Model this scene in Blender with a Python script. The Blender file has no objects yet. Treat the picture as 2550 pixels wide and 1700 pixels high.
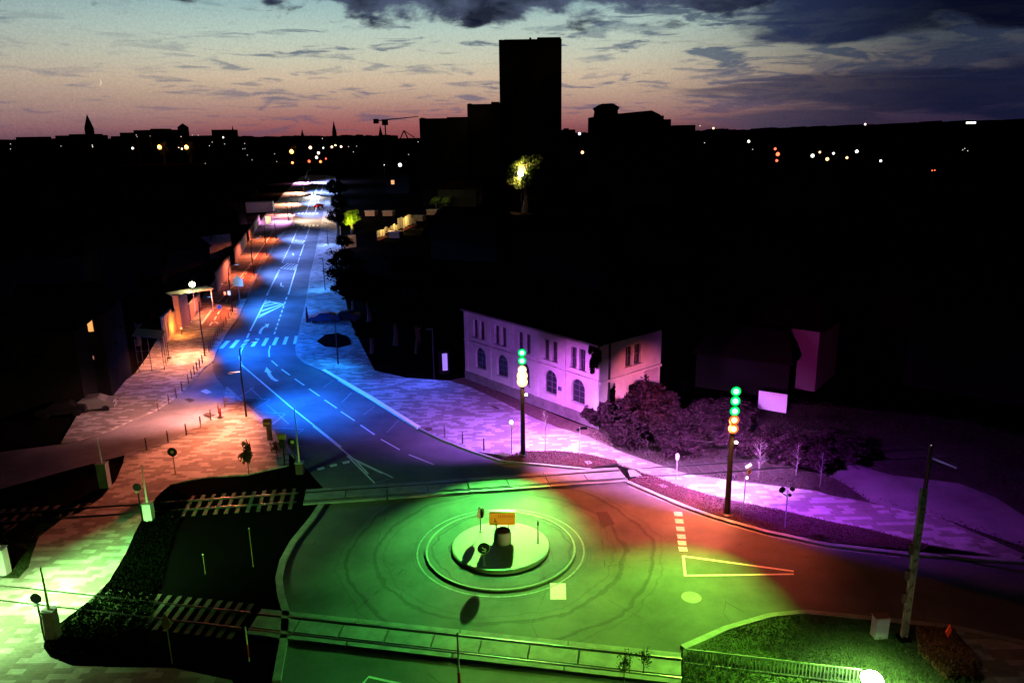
import bpy, bmesh, math, random
import numpy as np
from mathutils import Vector, Matrix
from mathutils.geometry import tessellate_polygon
rad = math.radians
S = bpy.context.scene
COL = S.collection
random.seed(7)

# ------------------------------------------------------------------ camera
F, H = 1900.0, 25.0                     # focal length in photo pixels, drone height in metres
PITCH, ROLL = math.atan(514 / F), rad(.85)
cf = Vector((0, math.cos(PITCH), -math.sin(PITCH))); cr = Vector((1, 0, 0)); cu = cr.cross(cf)
CR = cr * math.cos(ROLL) - cu * math.sin(ROLL); CU = cu * math.cos(ROLL) + cr * math.sin(ROLL)
cd = bpy.data.cameras.new('camera'); cam = bpy.data.objects.new('camera', cd); COL.objects.link(cam)
cam.matrix_world = Matrix(((CR.x, CU.x, -cf.x, 0), (CR.y, CU.y, -cf.y, 0), (CR.z, CU.z, -cf.z, H), (0, 0, 0, 1)))
cd.sensor_width = 36; cd.lens = F / 2550 * 36; cd.clip_end = 20000; cd.clip_start = .5
S.camera = cam

def ray(x, y): return (cf * F + CR * (x - 1275) + CU * (850 - y)).normalized()
def G(x, y, z=0.0):
    d = ray(x, y); t = (z - H) / d.z; return Vector((d.x * t, d.y * t, z))
def at(x, y, D):
    d = ray(x, y); t = D / d.y; return Vector((d.x * t, D, H + d.z * t))
def proj(p):
    q = Vector(p) - Vector((0, 0, H)); return 1275 + F * q.dot(CR) / q.dot(cf), 850 - F * q.dot(CU) / q.dot(cf)
def hgt(b, y):
    lo, hi = -5., 60.
    for _ in range(50):
        m = (lo + hi) / 2
        if proj((b[0], b[1], m))[1] > y: lo = m
        else: hi = m
    return lo
def T(i, j):                            # survey tiles: local reading -> photo pixel
    return lambda x, y: (850 * i + x / 2.766, 567 * j + y / 2.766)
A, B_, C_, D_, E_ = T(0, 1), T(1, 1), T(0, 2), T(1, 2), T(2, 2)
def K(x0, y0, s): return lambda x, y: (x0 + x / s, y0 + y / s)
Q2, Q3, Q4, Q6, Q5, Q7 = K(350, 880, 5.2275), K(1500, 950, 3.92), K(780, 880, 5.2275), K(250, 750, 5.2275), K(500, 550, 5.226), K(1100, 750, 3.92)
QF = K(600, 380, 7.84)
def GP(f, pts, z=0.0): return [G(*f(x, y), z) for x, y in pts]

# ------------------------------------------------------------------ dusk sky
S.view_settings.view_transform = 'Standard'; S.view_settings.look = 'None'; S.view_settings.exposure = 0; S.view_settings.gamma = 1
W = bpy.data.worlds.new('World'); S.world = W; W.use_nodes = True
nt = W.node_tree; nt.nodes.clear(); N = nt.nodes.new; Lk = nt.links.new
def mth(op, a, b=None, c=None, clamp=False, t=None):
    t = t or nt; n = t.nodes.new('ShaderNodeMath'); n.operation = op; n.use_clamp = clamp
    for i, v in enumerate((a, b, c)):
        if v is None: continue
        if isinstance(v, (int, float)): n.inputs[i].default_value = v
        else: t.links.new(v, n.inputs[i])
    return n.outputs[0]
def lin(c): return tuple(((v / 255) / 12.92 if v / 255 < .04045 else ((v / 255 + .055) / 1.055) ** 2.4) for v in c) + (1,)
def ramp(fac, stops, t=None, interp='LINEAR'):
    t = t or nt; n = t.nodes.new('ShaderNodeValToRGB'); n.color_ramp.interpolation = interp; e = n.color_ramp.elements
    for i, (p, c) in enumerate(stops):
        el = e[i] if i < 2 else e.new(p)
        el.position = p; el.color = c if len(c) == 4 else tuple(c) + (1,)
    if fac is not None: t.links.new(fac, n.inputs[0])
    return n.outputs[0]
def sstep(v, a, b, t=None):
    t = t or nt; n = t.nodes.new('ShaderNodeMapRange'); n.interpolation_type = 'SMOOTHSTEP'; t.links.new(v, n.inputs[0])
    n.inputs[1].default_value, n.inputs[2].default_value = a, b; return n.outputs[0]
def mixc(f, a, b, mode='MIX', t=None):
    t = t or nt; n = t.nodes.new('ShaderNodeMix'); n.data_type = 'RGBA'; n.blend_type = mode
    for s, v in ((n.inputs[0], f), (n.inputs[6], a), (n.inputs[7], b)):
        if isinstance(v, (int, float)): s.default_value = v
        elif isinstance(v, tuple): s.default_value = v
        else: t.links.new(v, s)
    return n.outputs[2]
tc = N('ShaderNodeTexCoord'); sx = N('ShaderNodeSeparateXYZ'); Lk(tc.outputs['Generated'], sx.inputs[0])
X, Y, Z = sx.outputs
el = mth('MULTIPLY', mth('ARCSINE', Z), 57.2958)
az = mth('MULTIPLY', mth('ARCTAN2', X, Y), 57.2958)
grad = ramp(mth('DIVIDE', el, 14., clamp=True), [
    (0.0, lin((96, 56, 66))), (.055, lin((146, 96, 98))), (.12, lin((168, 128, 120))), (.2, lin((188, 158, 138))), (.28, lin((206, 184, 158))),
    (.38, lin((200, 200, 178))), (.5, lin((182, 202, 190))), (.64, lin((150, 184, 186))), (.85, lin((70, 100, 120))), (1., lin((20, 30, 45)))])
glow = mth('MULTIPLY', mth('SUBTRACT', 1, sstep(el, .2, 3.2)), mth('SUBTRACT', 1, sstep(mth('ABSOLUTE', mth('ADD', az, 7)), 3, 20)))
grad = mixc(mth('MULTIPLY', glow, .5), grad, lin((170, 86, 84)))
left = mth('SUBTRACT', 1, sstep(mth('ADD', az, 30), -14, 16))
grad = mixc(mth('MULTIPLY', left, .42), grad, lin((96, 92, 112)))
right = sstep(az, 5, 30)
grad = mixc(mth('MULTIPLY', right, .93), grad, lin((22, 34, 62)))
zz = mth('ADD', mth('MAXIMUM', Z, 0), .05)
cp = N('ShaderNodeCombineXYZ'); Lk(mth('DIVIDE', X, zz), cp.inputs[0]); Lk(mth('DIVIDE', Y, zz), cp.inputs[1])
def cloud(scale, detail, off, rough=.55):
    m = N('ShaderNodeMapping'); m.inputs[1].default_value = off; m.inputs[3].default_value = (1, .8, 1); Lk(cp.outputs[0], m.inputs[0])
    n = N('ShaderNodeTexNoise'); n.inputs['Scale'].default_value = scale; n.inputs['Detail'].default_value = detail
    n.inputs['Roughness'].default_value = rough; n.inputs['Distortion'].default_value = .35; Lk(m.outputs[0], n.inputs['Vector']); return n.outputs[0]
c1 = cloud(1.5, 9, (3.1, 7.7, 0))
def acloud(sx, sy, off, detail=8, rough=.58, dist=.6):
    q = N('ShaderNodeCombineXYZ'); Lk(mth('MULTIPLY', az, sx), q.inputs[0]); Lk(mth('MULTIPLY', el, sy), q.inputs[1]); q.inputs[2].default_value = off
    n = N('ShaderNodeTexNoise'); n.inputs['Scale'].default_value = 1; n.inputs['Detail'].default_value = detail; n.inputs['Roughness'].default_value = rough; n.inputs['Distortion'].default_value = dist
    Lk(q.outputs[0], n.inputs['Vector']); return n.outputs[0]
lump = acloud(.26, .55, 4.2, 9, .55, .25); big = acloud(.13, .35, 9.1); puff = acloud(.22, 1.25, 2.7, 7); veil = acloud(.07, .75, 6.4, 6)
def band(v, a, b, w): return mth('MULTIPLY', sstep(v, a - w, a + w), mth('SUBTRACT', 1, sstep(v, b - w, b + w)))
# heavy ragged bank overhead, open to the west
mid = band(az, -12, 17, 4)
edge = mth('SUBTRACT', el, mth('ADD', 7.5, mth('MULTIPLY', mth('SUBTRACT', 1, mid), 1.3)))
m_top = sstep(mth('ADD', mth('MULTIPLY', edge, .75), mth('MULTIPLY', mth('SUBTRACT', lump, .5), 5.0)), -.1, .6)
m_top = mth('MULTIPLY', m_top, sstep(el, 5.0, 6.4))
# dark bank in the east
e0 = mth('MULTIPLY', band(el, 5.6, 8.7, .55), sstep(az, 13, 22))
m_east = sstep(mth('ADD', mth('MULTIPLY', e0, .72), mth('MULTIPLY', mth('SUBTRACT', big, .5), 1.7)), .12, .52)
# low grey-blue bank in the east, flat puffs everywhere
m_low = sstep(mth('ADD', mth('MULTIPLY', mth('MULTIPLY', band(el, -1, 3.6, 1.0), sstep(az, 9, 22)), .55), mth('MULTIPLY', mth('SUBTRACT', veil, .5), 2.2)), .2, .6)
m_low = mth('MULTIPLY', m_low, sstep(az, 2, 12))
eastish = sstep(az, 2, 24)
m_east = mth('MULTIPLY', m_east, sstep(az, 4, 15))
m_puff = sstep(mth('ADD', puff, mth('MULTIPLY', eastish, .09)), .55, .66)
m_puff = mth('MULTIPLY', m_puff, mth('SUBTRACT', 1, mth('MULTIPLY', sstep(mth('MULTIPLY', az, -1), 14, 26), .75)))
m1 = sstep(mth('ADD', c1, mth('MULTIPLY', eastish, .05)), .56, .66)
ccol = ramp(mth('DIVIDE', el, 10., clamp=True), [(0., lin((120, 74, 92))), (.25, lin((112, 104, 124))), (.5, lin((92, 108, 128))), (1., lin((60, 74, 100)))])
ccol = mixc(mth('MULTIPLY', right, .85), ccol, lin((12, 22, 52)))
sky = mixc(mth('MULTIPLY', m1, .55), grad, ccol)
sky = mixc(mth('MULTIPLY', m_puff, .85), sky, ccol)
sky = mixc(mth('MULTIPLY', m_low, .8), sky, mixc(right, lin((92, 84, 104)), lin((10, 18, 46))))
shade = ramp(lump, [(.45, lin((74, 84, 110))), (.68, lin((15, 17, 42)))])
sky = mixc(mth('MULTIPLY', m_east, .93), sky, mixc(sstep(az, 16, 30), lin((36, 46, 78)), lin((4, 5, 26))))
sky = mixc(mth('MULTIPLY', m_top, .97), sky, mixc(mth('MULTIPLY', right, .8), shade, lin((8, 10, 40))))
# the far side and the zenith are already night; below the horizon is dark
back = sstep(Y, .35, .75)
sky = mixc(mth('SUBTRACT', 1, back), sky, lin((3, 4, 8)))
sky = mixc(sstep(el, 11, 16), sky, lin((3, 4, 9)))
sky = mixc(mth('SUBTRACT', 1, sstep(el, -.6, -.1)), sky, (0, 0, 0, 1))
grain = N('ShaderNodeTexNoise'); grain.inputs['Scale'].default_value = 420; grain.inputs['Detail'].default_value = 2; Lk(tc.outputs['Generated'], grain.inputs['Vector'])
sky = mixc(.14, sky, mixc(1., sky, ramp(grain.outputs[0], [(.3, (.5, .5, .5)), (.7, (1.6, 1.6, 1.6))]), 'MULTIPLY'))
bg = N('ShaderNodeBackground'); Lk(sky, bg.inputs[0]); bg.inputs[1].default_value = 1.0
wo = N('ShaderNodeOutputWorld'); Lk(bg.outputs[0], wo.inputs[0])

# ------------------------------------------------------------------ light helper (lamp lights, and added fills that have no luminaire)
BLUE, SKYB, ORANGE, PURPLE, GREEN, RED, WHITE = (.006, .14, 1), (.28, .36, 1), (1, .24, .10), (.62, .12, 1), (.13, 1, .06), (1, .10, .03), (1, .8, .55)
def spot(loc, target, color, watt, deg, blend=.5, sc=(1, 1), parent=None, size=.12, along=None):
    l = bpy.data.lights.new('lamp_or_fill_light', 'SPOT'); l.energy = watt; l.color = color; l.spot_size = rad(deg); l.spot_blend = blend
    l.shadow_soft_size = size
    o = bpy.data.objects.new('lamp_or_fill_light', l); COL.objects.link(o)
    loc, target = Vector(loc), Vector(target)
    zax = (loc - target).normalized()
    ref = Vector(along) if along else Vector((0, 1, 0.01))
    yax = (ref - zax * ref.dot(zax)).normalized(); xax = yax.cross(zax)
    m = Matrix((xax, yax, zax)).transposed().to_4x4(); m = Matrix.Translation(loc) @ m @ Matrix.Diagonal((sc[0], sc[1], 1, 1))
    o.matrix_world = m
    if parent: o.parent = parent; o.matrix_parent_inverse = parent_inv(parent)
    return o
def bulb(loc, color, watt, r=.1, parent=None):
    l = bpy.data.lights.new('lamp_or_fill_light', 'POINT'); l.energy = watt; l.color = color; l.shadow_soft_size = r
    o = bpy.data.objects.new('lamp_or_fill_light', l); COL.objects.link(o); o.location = loc
    if parent: o.parent = parent; o.matrix_parent_inverse = parent_inv(parent)
    return o

# ------------------------------------------------------------------ materials
MATS = {}
def mat(name, col, rough=.8, noise=0., nscale=3., metal=0., bump=0., col2=None, bscale=40., spec=.3):
    if name in MATS: return MATS[name]
    m = bpy.data.materials.new(name); m.use_nodes = True; t = m.node_tree; b = t.nodes['Principled BSDF']
    b.inputs['Base Color'].default_value = tuple(col) + (1,); b.inputs['Roughness'].default_value = rough; b.inputs['Metallic'].default_value = metal
    b.inputs['Specular IOR Level'].default_value = spec
    if noise or col2 or bump:
        g = t.nodes.new('ShaderNodeNewGeometry')
        n = t.nodes.new('ShaderNodeTexNoise'); n.inputs['Scale'].default_value = nscale; n.inputs['Detail'].default_value = 8; n.inputs['Roughness'].default_value = .65
        t.links.new(g.outputs['Position'], n.inputs['Vector'])
        c2 = tuple(col2) if col2 else tuple(v * (1 - noise) for v in col)
        r = ramp(n.outputs[0], [(.36, tuple(col)), (.64, c2)], t)
        t.links.new(r, b.inputs['Base Color'])
        if bump:
            n2 = t.nodes.new('ShaderNodeTexNoise'); n2.inputs['Scale'].default_value = bscale; n2.inputs['Detail'].default_value = 4
            t.links.new(g.outputs['Position'], n2.inputs['Vector'])
            bp = t.nodes.new('ShaderNodeBump'); bp.inputs['Strength'].default_value = bump; bp.inputs['Distance'].default_value = .03
            t.links.new(n2.outputs[0], bp.inputs['Height']); t.links.new(bp.outputs[0], b.inputs['Normal'])
    MATS[name] = m; return m
def emit(name, col, k):
    if name in MATS: return MATS[name]
    m = bpy.data.materials.new(name); m.use_nodes = True; b = m.node_tree.nodes['Principled BSDF']
    b.inputs['Base Color'].default_value = tuple(col) + (1,)
    b.inputs['Emission Color'].default_value = tuple(col) + (1,); b.inputs['Emission Strength'].default_value = k
    MATS[name] = m; return m
def paving(name, dark, light, sx_=.8, sy_=.40, thr=.57, ang=0.):
    m = bpy.data.materials.new(name); m.use_nodes = True; t = m.node_tree; b = t.nodes['Principled BSDF']
    g = t.nodes.new('ShaderNodeNewGeometry'); mp = t.nodes.new('ShaderNodeMapping'); mp.inputs['Rotation'].default_value = (0, 0, ang)
    t.links.new(g.outputs['Position'], mp.inputs[0])
    def brick(w, h, off, c1, c2, mo, msize):
        k = t.nodes.new('ShaderNodeTexBrick'); k.inputs['Scale'].default_value = 1; k.inputs['Brick Width'].default_value = w; k.inputs['Row Height'].default_value = h
        k.inputs['Color1'].default_value = c1; k.inputs['Color2'].default_value = c2; k.inputs['Mortar'].default_value = mo; k.inputs['Mortar Size'].default_value = msize
        k.offset = off; k.inputs['Mortar Smooth'].default_value = .3; t.links.new(mp.outputs[0], k.inputs['Vector']); return k.outputs[0]
    a = brick(sx_, sy_, .37, (0, 0, 0, 1), (1, 1, 1, 1), (.2, .2, .2, 1), 0.0)
    f = ramp(a, [(0, (0, 0, 0)), (thr, (1, 1, 1))], t, 'CONSTANT')
    fine = brick(.3, .15, .5, (.82, .82, .82, 1), (1.1, 1.1, 1.1, 1), (.5, .5, .5, 1), .006)
    c = mixc(f, tuple(dark) + (1,), tuple(light) + (1,), t=t)
    c = mixc(.8, c, fine, 'MULTIPLY', t)
    n = t.nodes.new('ShaderNodeTexNoise'); n.inputs['Scale'].default_value = .35; n.inputs['Detail'].default_value = 9; n.inputs['Roughness'].default_value = .7
    t.links.new(g.outputs['Position'], n.inputs['Vector'])
    c = mixc(1., c, ramp(n.outputs[0], [(.3, (.62, .6, .58)), (.7, (1.1, 1.1, 1.1))], t), 'MULTIPLY', t)
    t.links.new(c, b.inputs['Base Color']); b.inputs['Roughness'].default_value = .8; b.inputs['Specular IOR Level'].default_value = .1
    MATS[name] = m; return m
def asphalt(name, col, tint=1.):
    m = bpy.data.materials.new(name); m.use_nodes = True; t = m.node_tree; b = t.nodes['Principled BSDF']
    g = t.nodes.new('ShaderNodeNewGeometry')
    def nz(s, d, r=.6, stretch=None):
        v = g.outputs['Position']
        if stretch:
            mp = t.nodes.new('ShaderNodeMapping'); mp.inputs['Scale'].default_value = stretch; mp.inputs['Rotation'].default_value = (0, 0, .25); t.links.new(v, mp.inputs[0]); v = mp.outputs[0]
        n = t.nodes.new('ShaderNodeTexNoise'); n.inputs['Scale'].default_value = s; n.inputs['Detail'].default_value = d; n.inputs['Roughness'].default_value = r
        t.links.new(v, n.inputs['Vector']); return n.outputs[0]
    c = mixc(1., tuple(col) + (1,), ramp(nz(.22, 7), [(.3, (.58, .58, .60)), (.7, (1.35, 1.33, 1.3))], t), 'MULTIPLY', t)
    c = mixc(1., c, ramp(nz(26, 3, .8), [(.3, (.8, .8, .8)), (.7, (1.2, 1.2, 1.2))], t), 'MULTIPLY', t)
    # tyre-polished arcs round the island
    sp = t.nodes.new('ShaderNodeSeparateXYZ'); t.links.new(g.outputs['Position'], sp.inputs[0])
    dx = mth('ADD', sp.outputs[0], .9, t=t); dy = mth('SUBTRACT', sp.outputs[1], 42.8, t=t)
    r = mth('SQRT', mth('ADD', mth('MULTIPLY', dx, dx, t=t), mth('MULTIPLY', dy, dy, t=t), t=t), t=t)
    w = mth('ADD', r, mth('MULTIPLY', nz(.3, 4), 1.6, t=t), t=t)
    cb = t.nodes.new('ShaderNodeCombineXYZ'); t.links.new(w, cb.inputs[0])
    n = t.nodes.new('ShaderNodeTexNoise'); n.inputs['Scale'].default_value = 2.2; n.inputs['Detail'].default_value = 3; t.links.new(cb.outputs[0], n.inputs['Vector'])
    arcs = mth('MULTIPLY', mth('SUBTRACT', 1, sstep(r, 9.5, 12, t), t=t), sstep(n.outputs[0], .5, .72, t), t=t)
    c = mixc(mth('MULTIPLY', arcs, .8, t=t), c, tuple(v * .35 for v in col) + (1,), t=t)
    # patched strips and hairline cracks
    vo = t.nodes.new('ShaderNodeTexVoronoi'); vo.feature = 'DISTANCE_TO_EDGE'; vo.inputs['Scale'].default_value = .17
    t.links.new(g.outputs['Position'], vo.inputs['Vector'])
    crack = mth('MULTIPLY', mth('SUBTRACT', 1, sstep(vo.outputs[0], .0, .006, t), t=t), sstep(nz(.4, 3), .48, .6, t), t=t)
    c = mixc(mth('MULTIPLY', crack, .5, t=t), c, (.01, .01, .01, 1), t=t)
    t.links.new(c, b.inputs['Base Color']); b.inputs['Roughness'].default_value = .82; b.inputs['Specular IOR Level'].default_value = .12
    bp = t.nodes.new('ShaderNodeBump'); bp.inputs['Strength'].default_value = .25; bp.inputs['Distance'].default_value = .02
    t.links.new(nz(60, 3), bp.inputs['Height']); t.links.new(bp.outputs[0], b.inputs['Normal'])
    MATS[name] = m; return m

M_asph = asphalt('asphalt', (.082, .08, .08)); M_asph2 = asphalt('side_asphalt', (.16, .145, .14))
M_pave = paving('paving', (.185, .165, .15), (.31, .295, .28))
M_soil = mat('soil', (.006, .005, .004), .95, .6, .8, bump=.6, spec=0.)
M_ballast = mat('ballast', (.003, .003, .0028), .95, .7, 9, bump=1., spec=0.)
M_turf = mat('turf', (.035, .045, .018), .95, .6, 2.5, bump=.8, bscale=25)
M_bed = mat('planted_soil', (.035, .022, .018), .95, .55, 5, bump=1.)
M_deck = mat('deck_concrete', (.18, .175, .165), .8, .45, 1.1, bump=.4)
M_kerb = mat('kerb_concrete', (.22, .21, .19), .8, .35, 2, bump=.2)
M_conc = mat('concrete', (.24, .235, .22), .8, .4, 1.2, bump=.3)
M_stone = mat('pale_stone', (.27, .265, .22), .75, .18, 14, bump=.5, bscale=30)
M_paint = mat('road_paint', (.62, .63, .60), .6, .35, 5)
M_paint2 = mat('worn_paint', (.20, .20, .20), .7, .5, 4)
M_cycle = mat('red_surface', (.17, .065, .05), .85, .3, 3)
M_rail = mat('rail_steel', (.42, .40, .37), .28, .3, 4, metal=1.)
M_rust = mat('rust', (.05, .028, .018), .9, .4, 8)
M_dark = mat('dark_metal', (.012, .012, .013), .45, metal=.3)
M_black = mat('black_paint', (.006, .006, .007), .5)
M_galv = mat('galvanised', (.30, .31, .32), .5, .25, 9, metal=.5)
M_white = mat('white_paint', (.75, .75, .73), .5, .12, 6)
M_redp = mat('red_paint', (.62, .035, .02), .5)
M_orange = mat('orange_board', (.80, .36, .02), .55)
M_navy = mat('navy_disc', (.004, .006, .014), .5)
M_plaster = mat('plaster', (.42, .38, .36), .85, .22, .9, bump=.25)
M_plinth = mat('plinth_render', (.15, .13, .125), .9, .4, 1.3, bump=.5)
M_roof = mat('roof_tiles', (.010, .007, .006), .9, .4, 3, spec=0.)
M_glass = mat("dark_glass", (.012, .013, .02), .12, spec=.5)
M_frame = mat('window_frame', (.07, .06, .065), .6)
M_brick = mat('brown_render', (.20, .12, .08), .9, .3, 2)
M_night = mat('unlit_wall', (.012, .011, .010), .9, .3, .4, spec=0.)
M_bark = mat('bark', (.05, .038, .028), .95, .4, 12)
M_wood = mat('sleeper_wood', (.055, .052, .04), .9, .6, 3)
def leafmat(name, a, b):
    m = bpy.data.materials.new(name); m.use_nodes = True; t = m.node_tree; bs = t.nodes['Principled BSDF']
    g = t.nodes.new('ShaderNodeNewGeometry')
    c = ramp(g.outputs['Random Per Island'], [(0, a), (1, b)], t); t.links.new(c, bs.inputs['Base Color']); bs.inputs['Roughness'].default_value = .7
    bs.inputs['Specular IOR Level'].default_value = 0.
    MATS[name] = m; return m
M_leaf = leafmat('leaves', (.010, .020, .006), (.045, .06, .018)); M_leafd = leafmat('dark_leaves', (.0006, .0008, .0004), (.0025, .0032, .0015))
M_leafr = leafmat('russet_leaves', (.05, .028, .016), (.14, .07, .035)); M_leafp = leafmat('shrub_leaves', (.008, .004, .006), (.042, .021, .026))

# ------------------------------------------------------------------ mesh helpers
class MB:
    def __init__(s): s.v, s.f, s.sm = [], [], False
    def add(s, v, f):
        o = len(s.v); s.v += [tuple(p) for p in v]; s.f += [tuple(i + o for i in q) for q in f]; return s
    def box(s, c, d, rz=0., R=None):
        M = R or Matrix.Rotation(rz, 3, 'Z'); c = Vector(c)
        v = [c + M @ Vector((x * d[0] / 2, y * d[1] / 2, z * d[2] / 2)) for z in (-1, 1) for y in (-1, 1) for x in (-1, 1)]
        return s.add(v, [(0, 2, 3, 1), (4, 5, 7, 6), (0, 1, 5, 4), (2, 6, 7, 3), (0, 4, 6, 2), (1, 3, 7, 5)])
    def tube(s, pts, radii, n=10, cap=True):
        pts = [Vector(p) for p in pts]
        if not isinstance(radii, (list, tuple)): radii = [radii] * len(pts)
        v = []
        for i, p in enumerate(pts):
            d = (pts[min(i + 1, len(pts) - 1)] - pts[max(i - 1, 0)]).normalized()
            a = d.cross(Vector((0, 0, 1)) if abs(d.z) < .9 else Vector((1, 0, 0))).normalized(); b = d.cross(a)
            v += [p + (a * math.cos(2 * math.pi * k / n) + b * math.sin(2 * math.pi * k / n)) * radii[i] for k in range(n)]
        f = [(i * n + k, i * n + (k + 1) % n, (i + 1) * n + (k + 1) % n, (i + 1) * n + k) for i in range(len(pts) - 1) for k in range(n)]
        if cap: f += [tuple(range(n))[::-1], tuple(range((len(pts) - 1) * n, len(pts) * n))]
        return s.add(v, f)
    def lathe(s, prof, c=(0, 0, 0), n=24):
        c = Vector(c); v = [c + Vector((r * math.cos(2 * math.pi * k / n), r * math.sin(2 * math.pi * k / n), z)) for r, z in prof for k in range(n)]
        m = len(prof)
        f = [(i * n + k, i * n + (k + 1) % n, (i + 1) * n + (k + 1) % n, (i + 1) * n + k) for i in range(m - 1) for k in range(n)]
        f += [tuple(range(n))[::-1], tuple(range((m - 1) * n, m * n))]
        return s.add(v, f)
    def ball(s, c, r, n=12, m=8, sc=(1, 1, 1)):
        return s.lathe([(max(1e-4, r * math.sin(math.pi * i / m)) * sc[0], -r * math.cos(math.pi * i / m) * sc[2]) for i in range(m + 1)], c, n)
    def prism(s, poly, z0, z1):
        n = len(poly); P2 = [Vector((p[0], p[1], 0)) for p in poly]
        ar = sum(P2[i].x * P2[(i + 1) % n].y - P2[(i + 1) % n].x * P2[i].y for i in range(n))
        if ar < 0: P2.reverse()
        tri = tessellate_polygon([P2])
        v = [(p.x, p.y, z1) for p in P2] + [(p.x, p.y, z0) for p in P2]
        f = []
        for a, b, c in tri:
            nrm = (P2[b] - P2[a]).cross(P2[c] - P2[a]).z
            f.append((a, b, c) if nrm > 0 else (a, c, b))
        f += [(i + n, (i + 1) % n + n, (i + 1) % n, i) for i in range(n)]
        return s.add(v, f)
    def sheet(s, poly, z):
        n = len(poly); P2 = [Vector((p[0], p[1], 0)) for p in poly]; f = []
        for a, b, c in tessellate_polygon([P2]):
            f.append((a, b, c) if (P2[b] - P2[a]).cross(P2[c] - P2[a]).z > 0 else (a, c, b))
        return s.add([(p.x, p.y, z) for p in P2], f)
    def ribbon(s, pts, w, z, h=0., closed=False):
        pts = [Vector((p[0], p[1], 0)) for p in pts]; n = len(pts); Ls, Rs = [], []
        for i, p in enumerate(pts):
            a = pts[(i - 1) % n] if closed or i else p; b = pts[(i + 1) % n] if closed or i < n - 1 else p
            d = (b - a).normalized(); nn = Vector((-d.y, d.x, 0)) * w / 2; Ls.append(p + nn); Rs.append(p - nn)
        m = n if closed else n - 1; v = []; f = []
        for l, r in zip(Ls, Rs): v += [(l.x, l.y, z + h), (r.x, r.y, z + h), (l.x, l.y, z), (r.x, r.y, z)]
        for i in range(m):
            a, b = 4 * i, 4 * ((i + 1) % n)
            f.append((a + 1, b + 1, b, a))
            if h: f += [(a, b, b + 2, a + 2), (a + 3, b + 3, b + 1, a + 1)]
        if h and not closed: f += [(0, 2, 3, 1), (4 * n - 4, 4 * n - 3, 4 * n - 1, 4 * n - 2)]
        return s.add(v, f)
    def build(s, name, m, parent=None, smooth=False, world=False):
        me = bpy.data.meshes.new(name); me.from_pydata(s.v, [], s.f); me.update()
        if smooth:
            me.polygons.foreach_set('use_smooth', [True] * len(me.polygons))
            try: me.set_sharp_from_angle(angle=rad(40))
            except Exception: pass
        o = bpy.data.objects.new(name, me); COL.objects.link(o); me.materials.append(m)
        if parent:
            o.parent = parent
            if world: o.matrix_parent_inverse = parent_inv(parent)
        return o
def parent_inv(p):
    M = Matrix.LocRotScale(p.location, p.rotation_euler, p.scale)
    q = p.parent
    while q: M = Matrix.LocRotScale(q.location, q.rotation_euler, q.scale) @ M; q = q.parent
    return M.inverted()
def tag(o, label=None, cat=None, group=None, kind=None):
    for k, v in (('label', label), ('category', cat), ('group', group), ('kind', kind)):
        if v: o[k] = v
    return o
def thing(name, label, cat, loc=(0, 0, 0), rz=0., group=None):
    o = bpy.data.objects.new(name, None); COL.objects.link(o); o.location = loc; o.rotation_euler = (0, 0, rz); o.empty_display_size = .2
    return tag(o, label, cat, group)
def copy_tree(o, parent=None):
    c = o.copy(); COL.objects.link(c)
    if parent: c.parent = parent
    for ch in list(o.children): copy_tree(ch, c)
    return c
def struct(name, mb, m, label=None): return tag(mb.build(name, m), label, kind='structure')

# ------------------------------------------------------------------ ground, roads, pavements
mb = MB(); n = 40
mb.add([(-9000, -300, 0), (9000, -300, 0), (9000, 12000, 0), (-9000, 12000, 0)], [(0, 1, 2, 3)])
struct('ground', mb, M_soil)

LEFT = [(770, 436)] + [QF(1390, 590), QF(1230, 860), QF(1100, 1130), QF(960, 1440)] + [A(x, y) for x, y in
        ((1900, 100), (1840, 210), (1760, 350), (1700, 480), (1640, 620), (1560, 730), (1515, 810), (1480, 870), (1464, 930), (1464, 980), (1492, 1035), (1558, 1104))]
LEFT2 = [A(1558, 1104), A(1690, 1225), A(1840, 1370), A(1990, 1540), C_(2080, 60), C_(2235, 232)]
LEFT3 = [C_(2215, 345), C_(2150, 440), C_(2020, 600), C_(1950, 730), C_(1922, 850), C_(1935, 960), C_(1968, 1080), C_(1955, 1290), C_(1905, 1566), (640, 1900)]
RIGHTF = [(808, 436), (815, 454), (809, 520), (799, 565)] + [A(x, y) for x, y in ((2180, 160), (2140, 330), (2110, 520), (2080, 650), (2055, 760), (2040, 830), (2046, 885), (2110, 940), (2222, 990))]
RIGHT2 = [B_(0, 1062), B_(540, 1390), B_(700, 1468), B_(900, 1545), D_(1100, 45), D_(1400, 72), D_(1720, 104)]
RIGHT3 = [D_(1975, 190), E_(0, 352), E_(200, 425), E_(570, 530), E_(1000, 622), E_(1500, 680), E_(2100, 720), (2750, 1415)]
BR = [(2850, 1660), E_(2352, 1300), E_(1850, 1190), E_(1300, 1132), E_(850, 1087), E_(600, 1112), E_(300, 1200), E_(0, 1332), (1696, 1629), (1700, 1900)]
road = [G(*p) for p in LEFT + LEFT2[1:] + LEFT3] + [G(*p) for p in reversed(BR)] + [G(*p) for p in reversed(RIGHTF + RIGHT2 + RIGHT3)]
struct('main_road', MB().sheet(road, .006), M_asph)
UP = [A(x, y) for x, y in ((1480, 872), (1400, 975), (1320, 1088), (1210, 1170), (1080, 1262), (900, 1335), (760, 1400), (500, 1480), (0, 1545))]
LOW = [A(x, y) for x, y in ((0, 1800), (500, 1660), (860, 1566), (1000, 1530), (1150, 1482), (1280, 1422), (1380, 1362), (1490, 1300), (1532, 1240), (1558, 1108))]
struct('side_street', MB().sheet([G(*p) for p in UP + LOW + [A(1494, 1038), A(1466, 982), A(1466, 932)]], .010), M_asph2)
KP = .12
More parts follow.
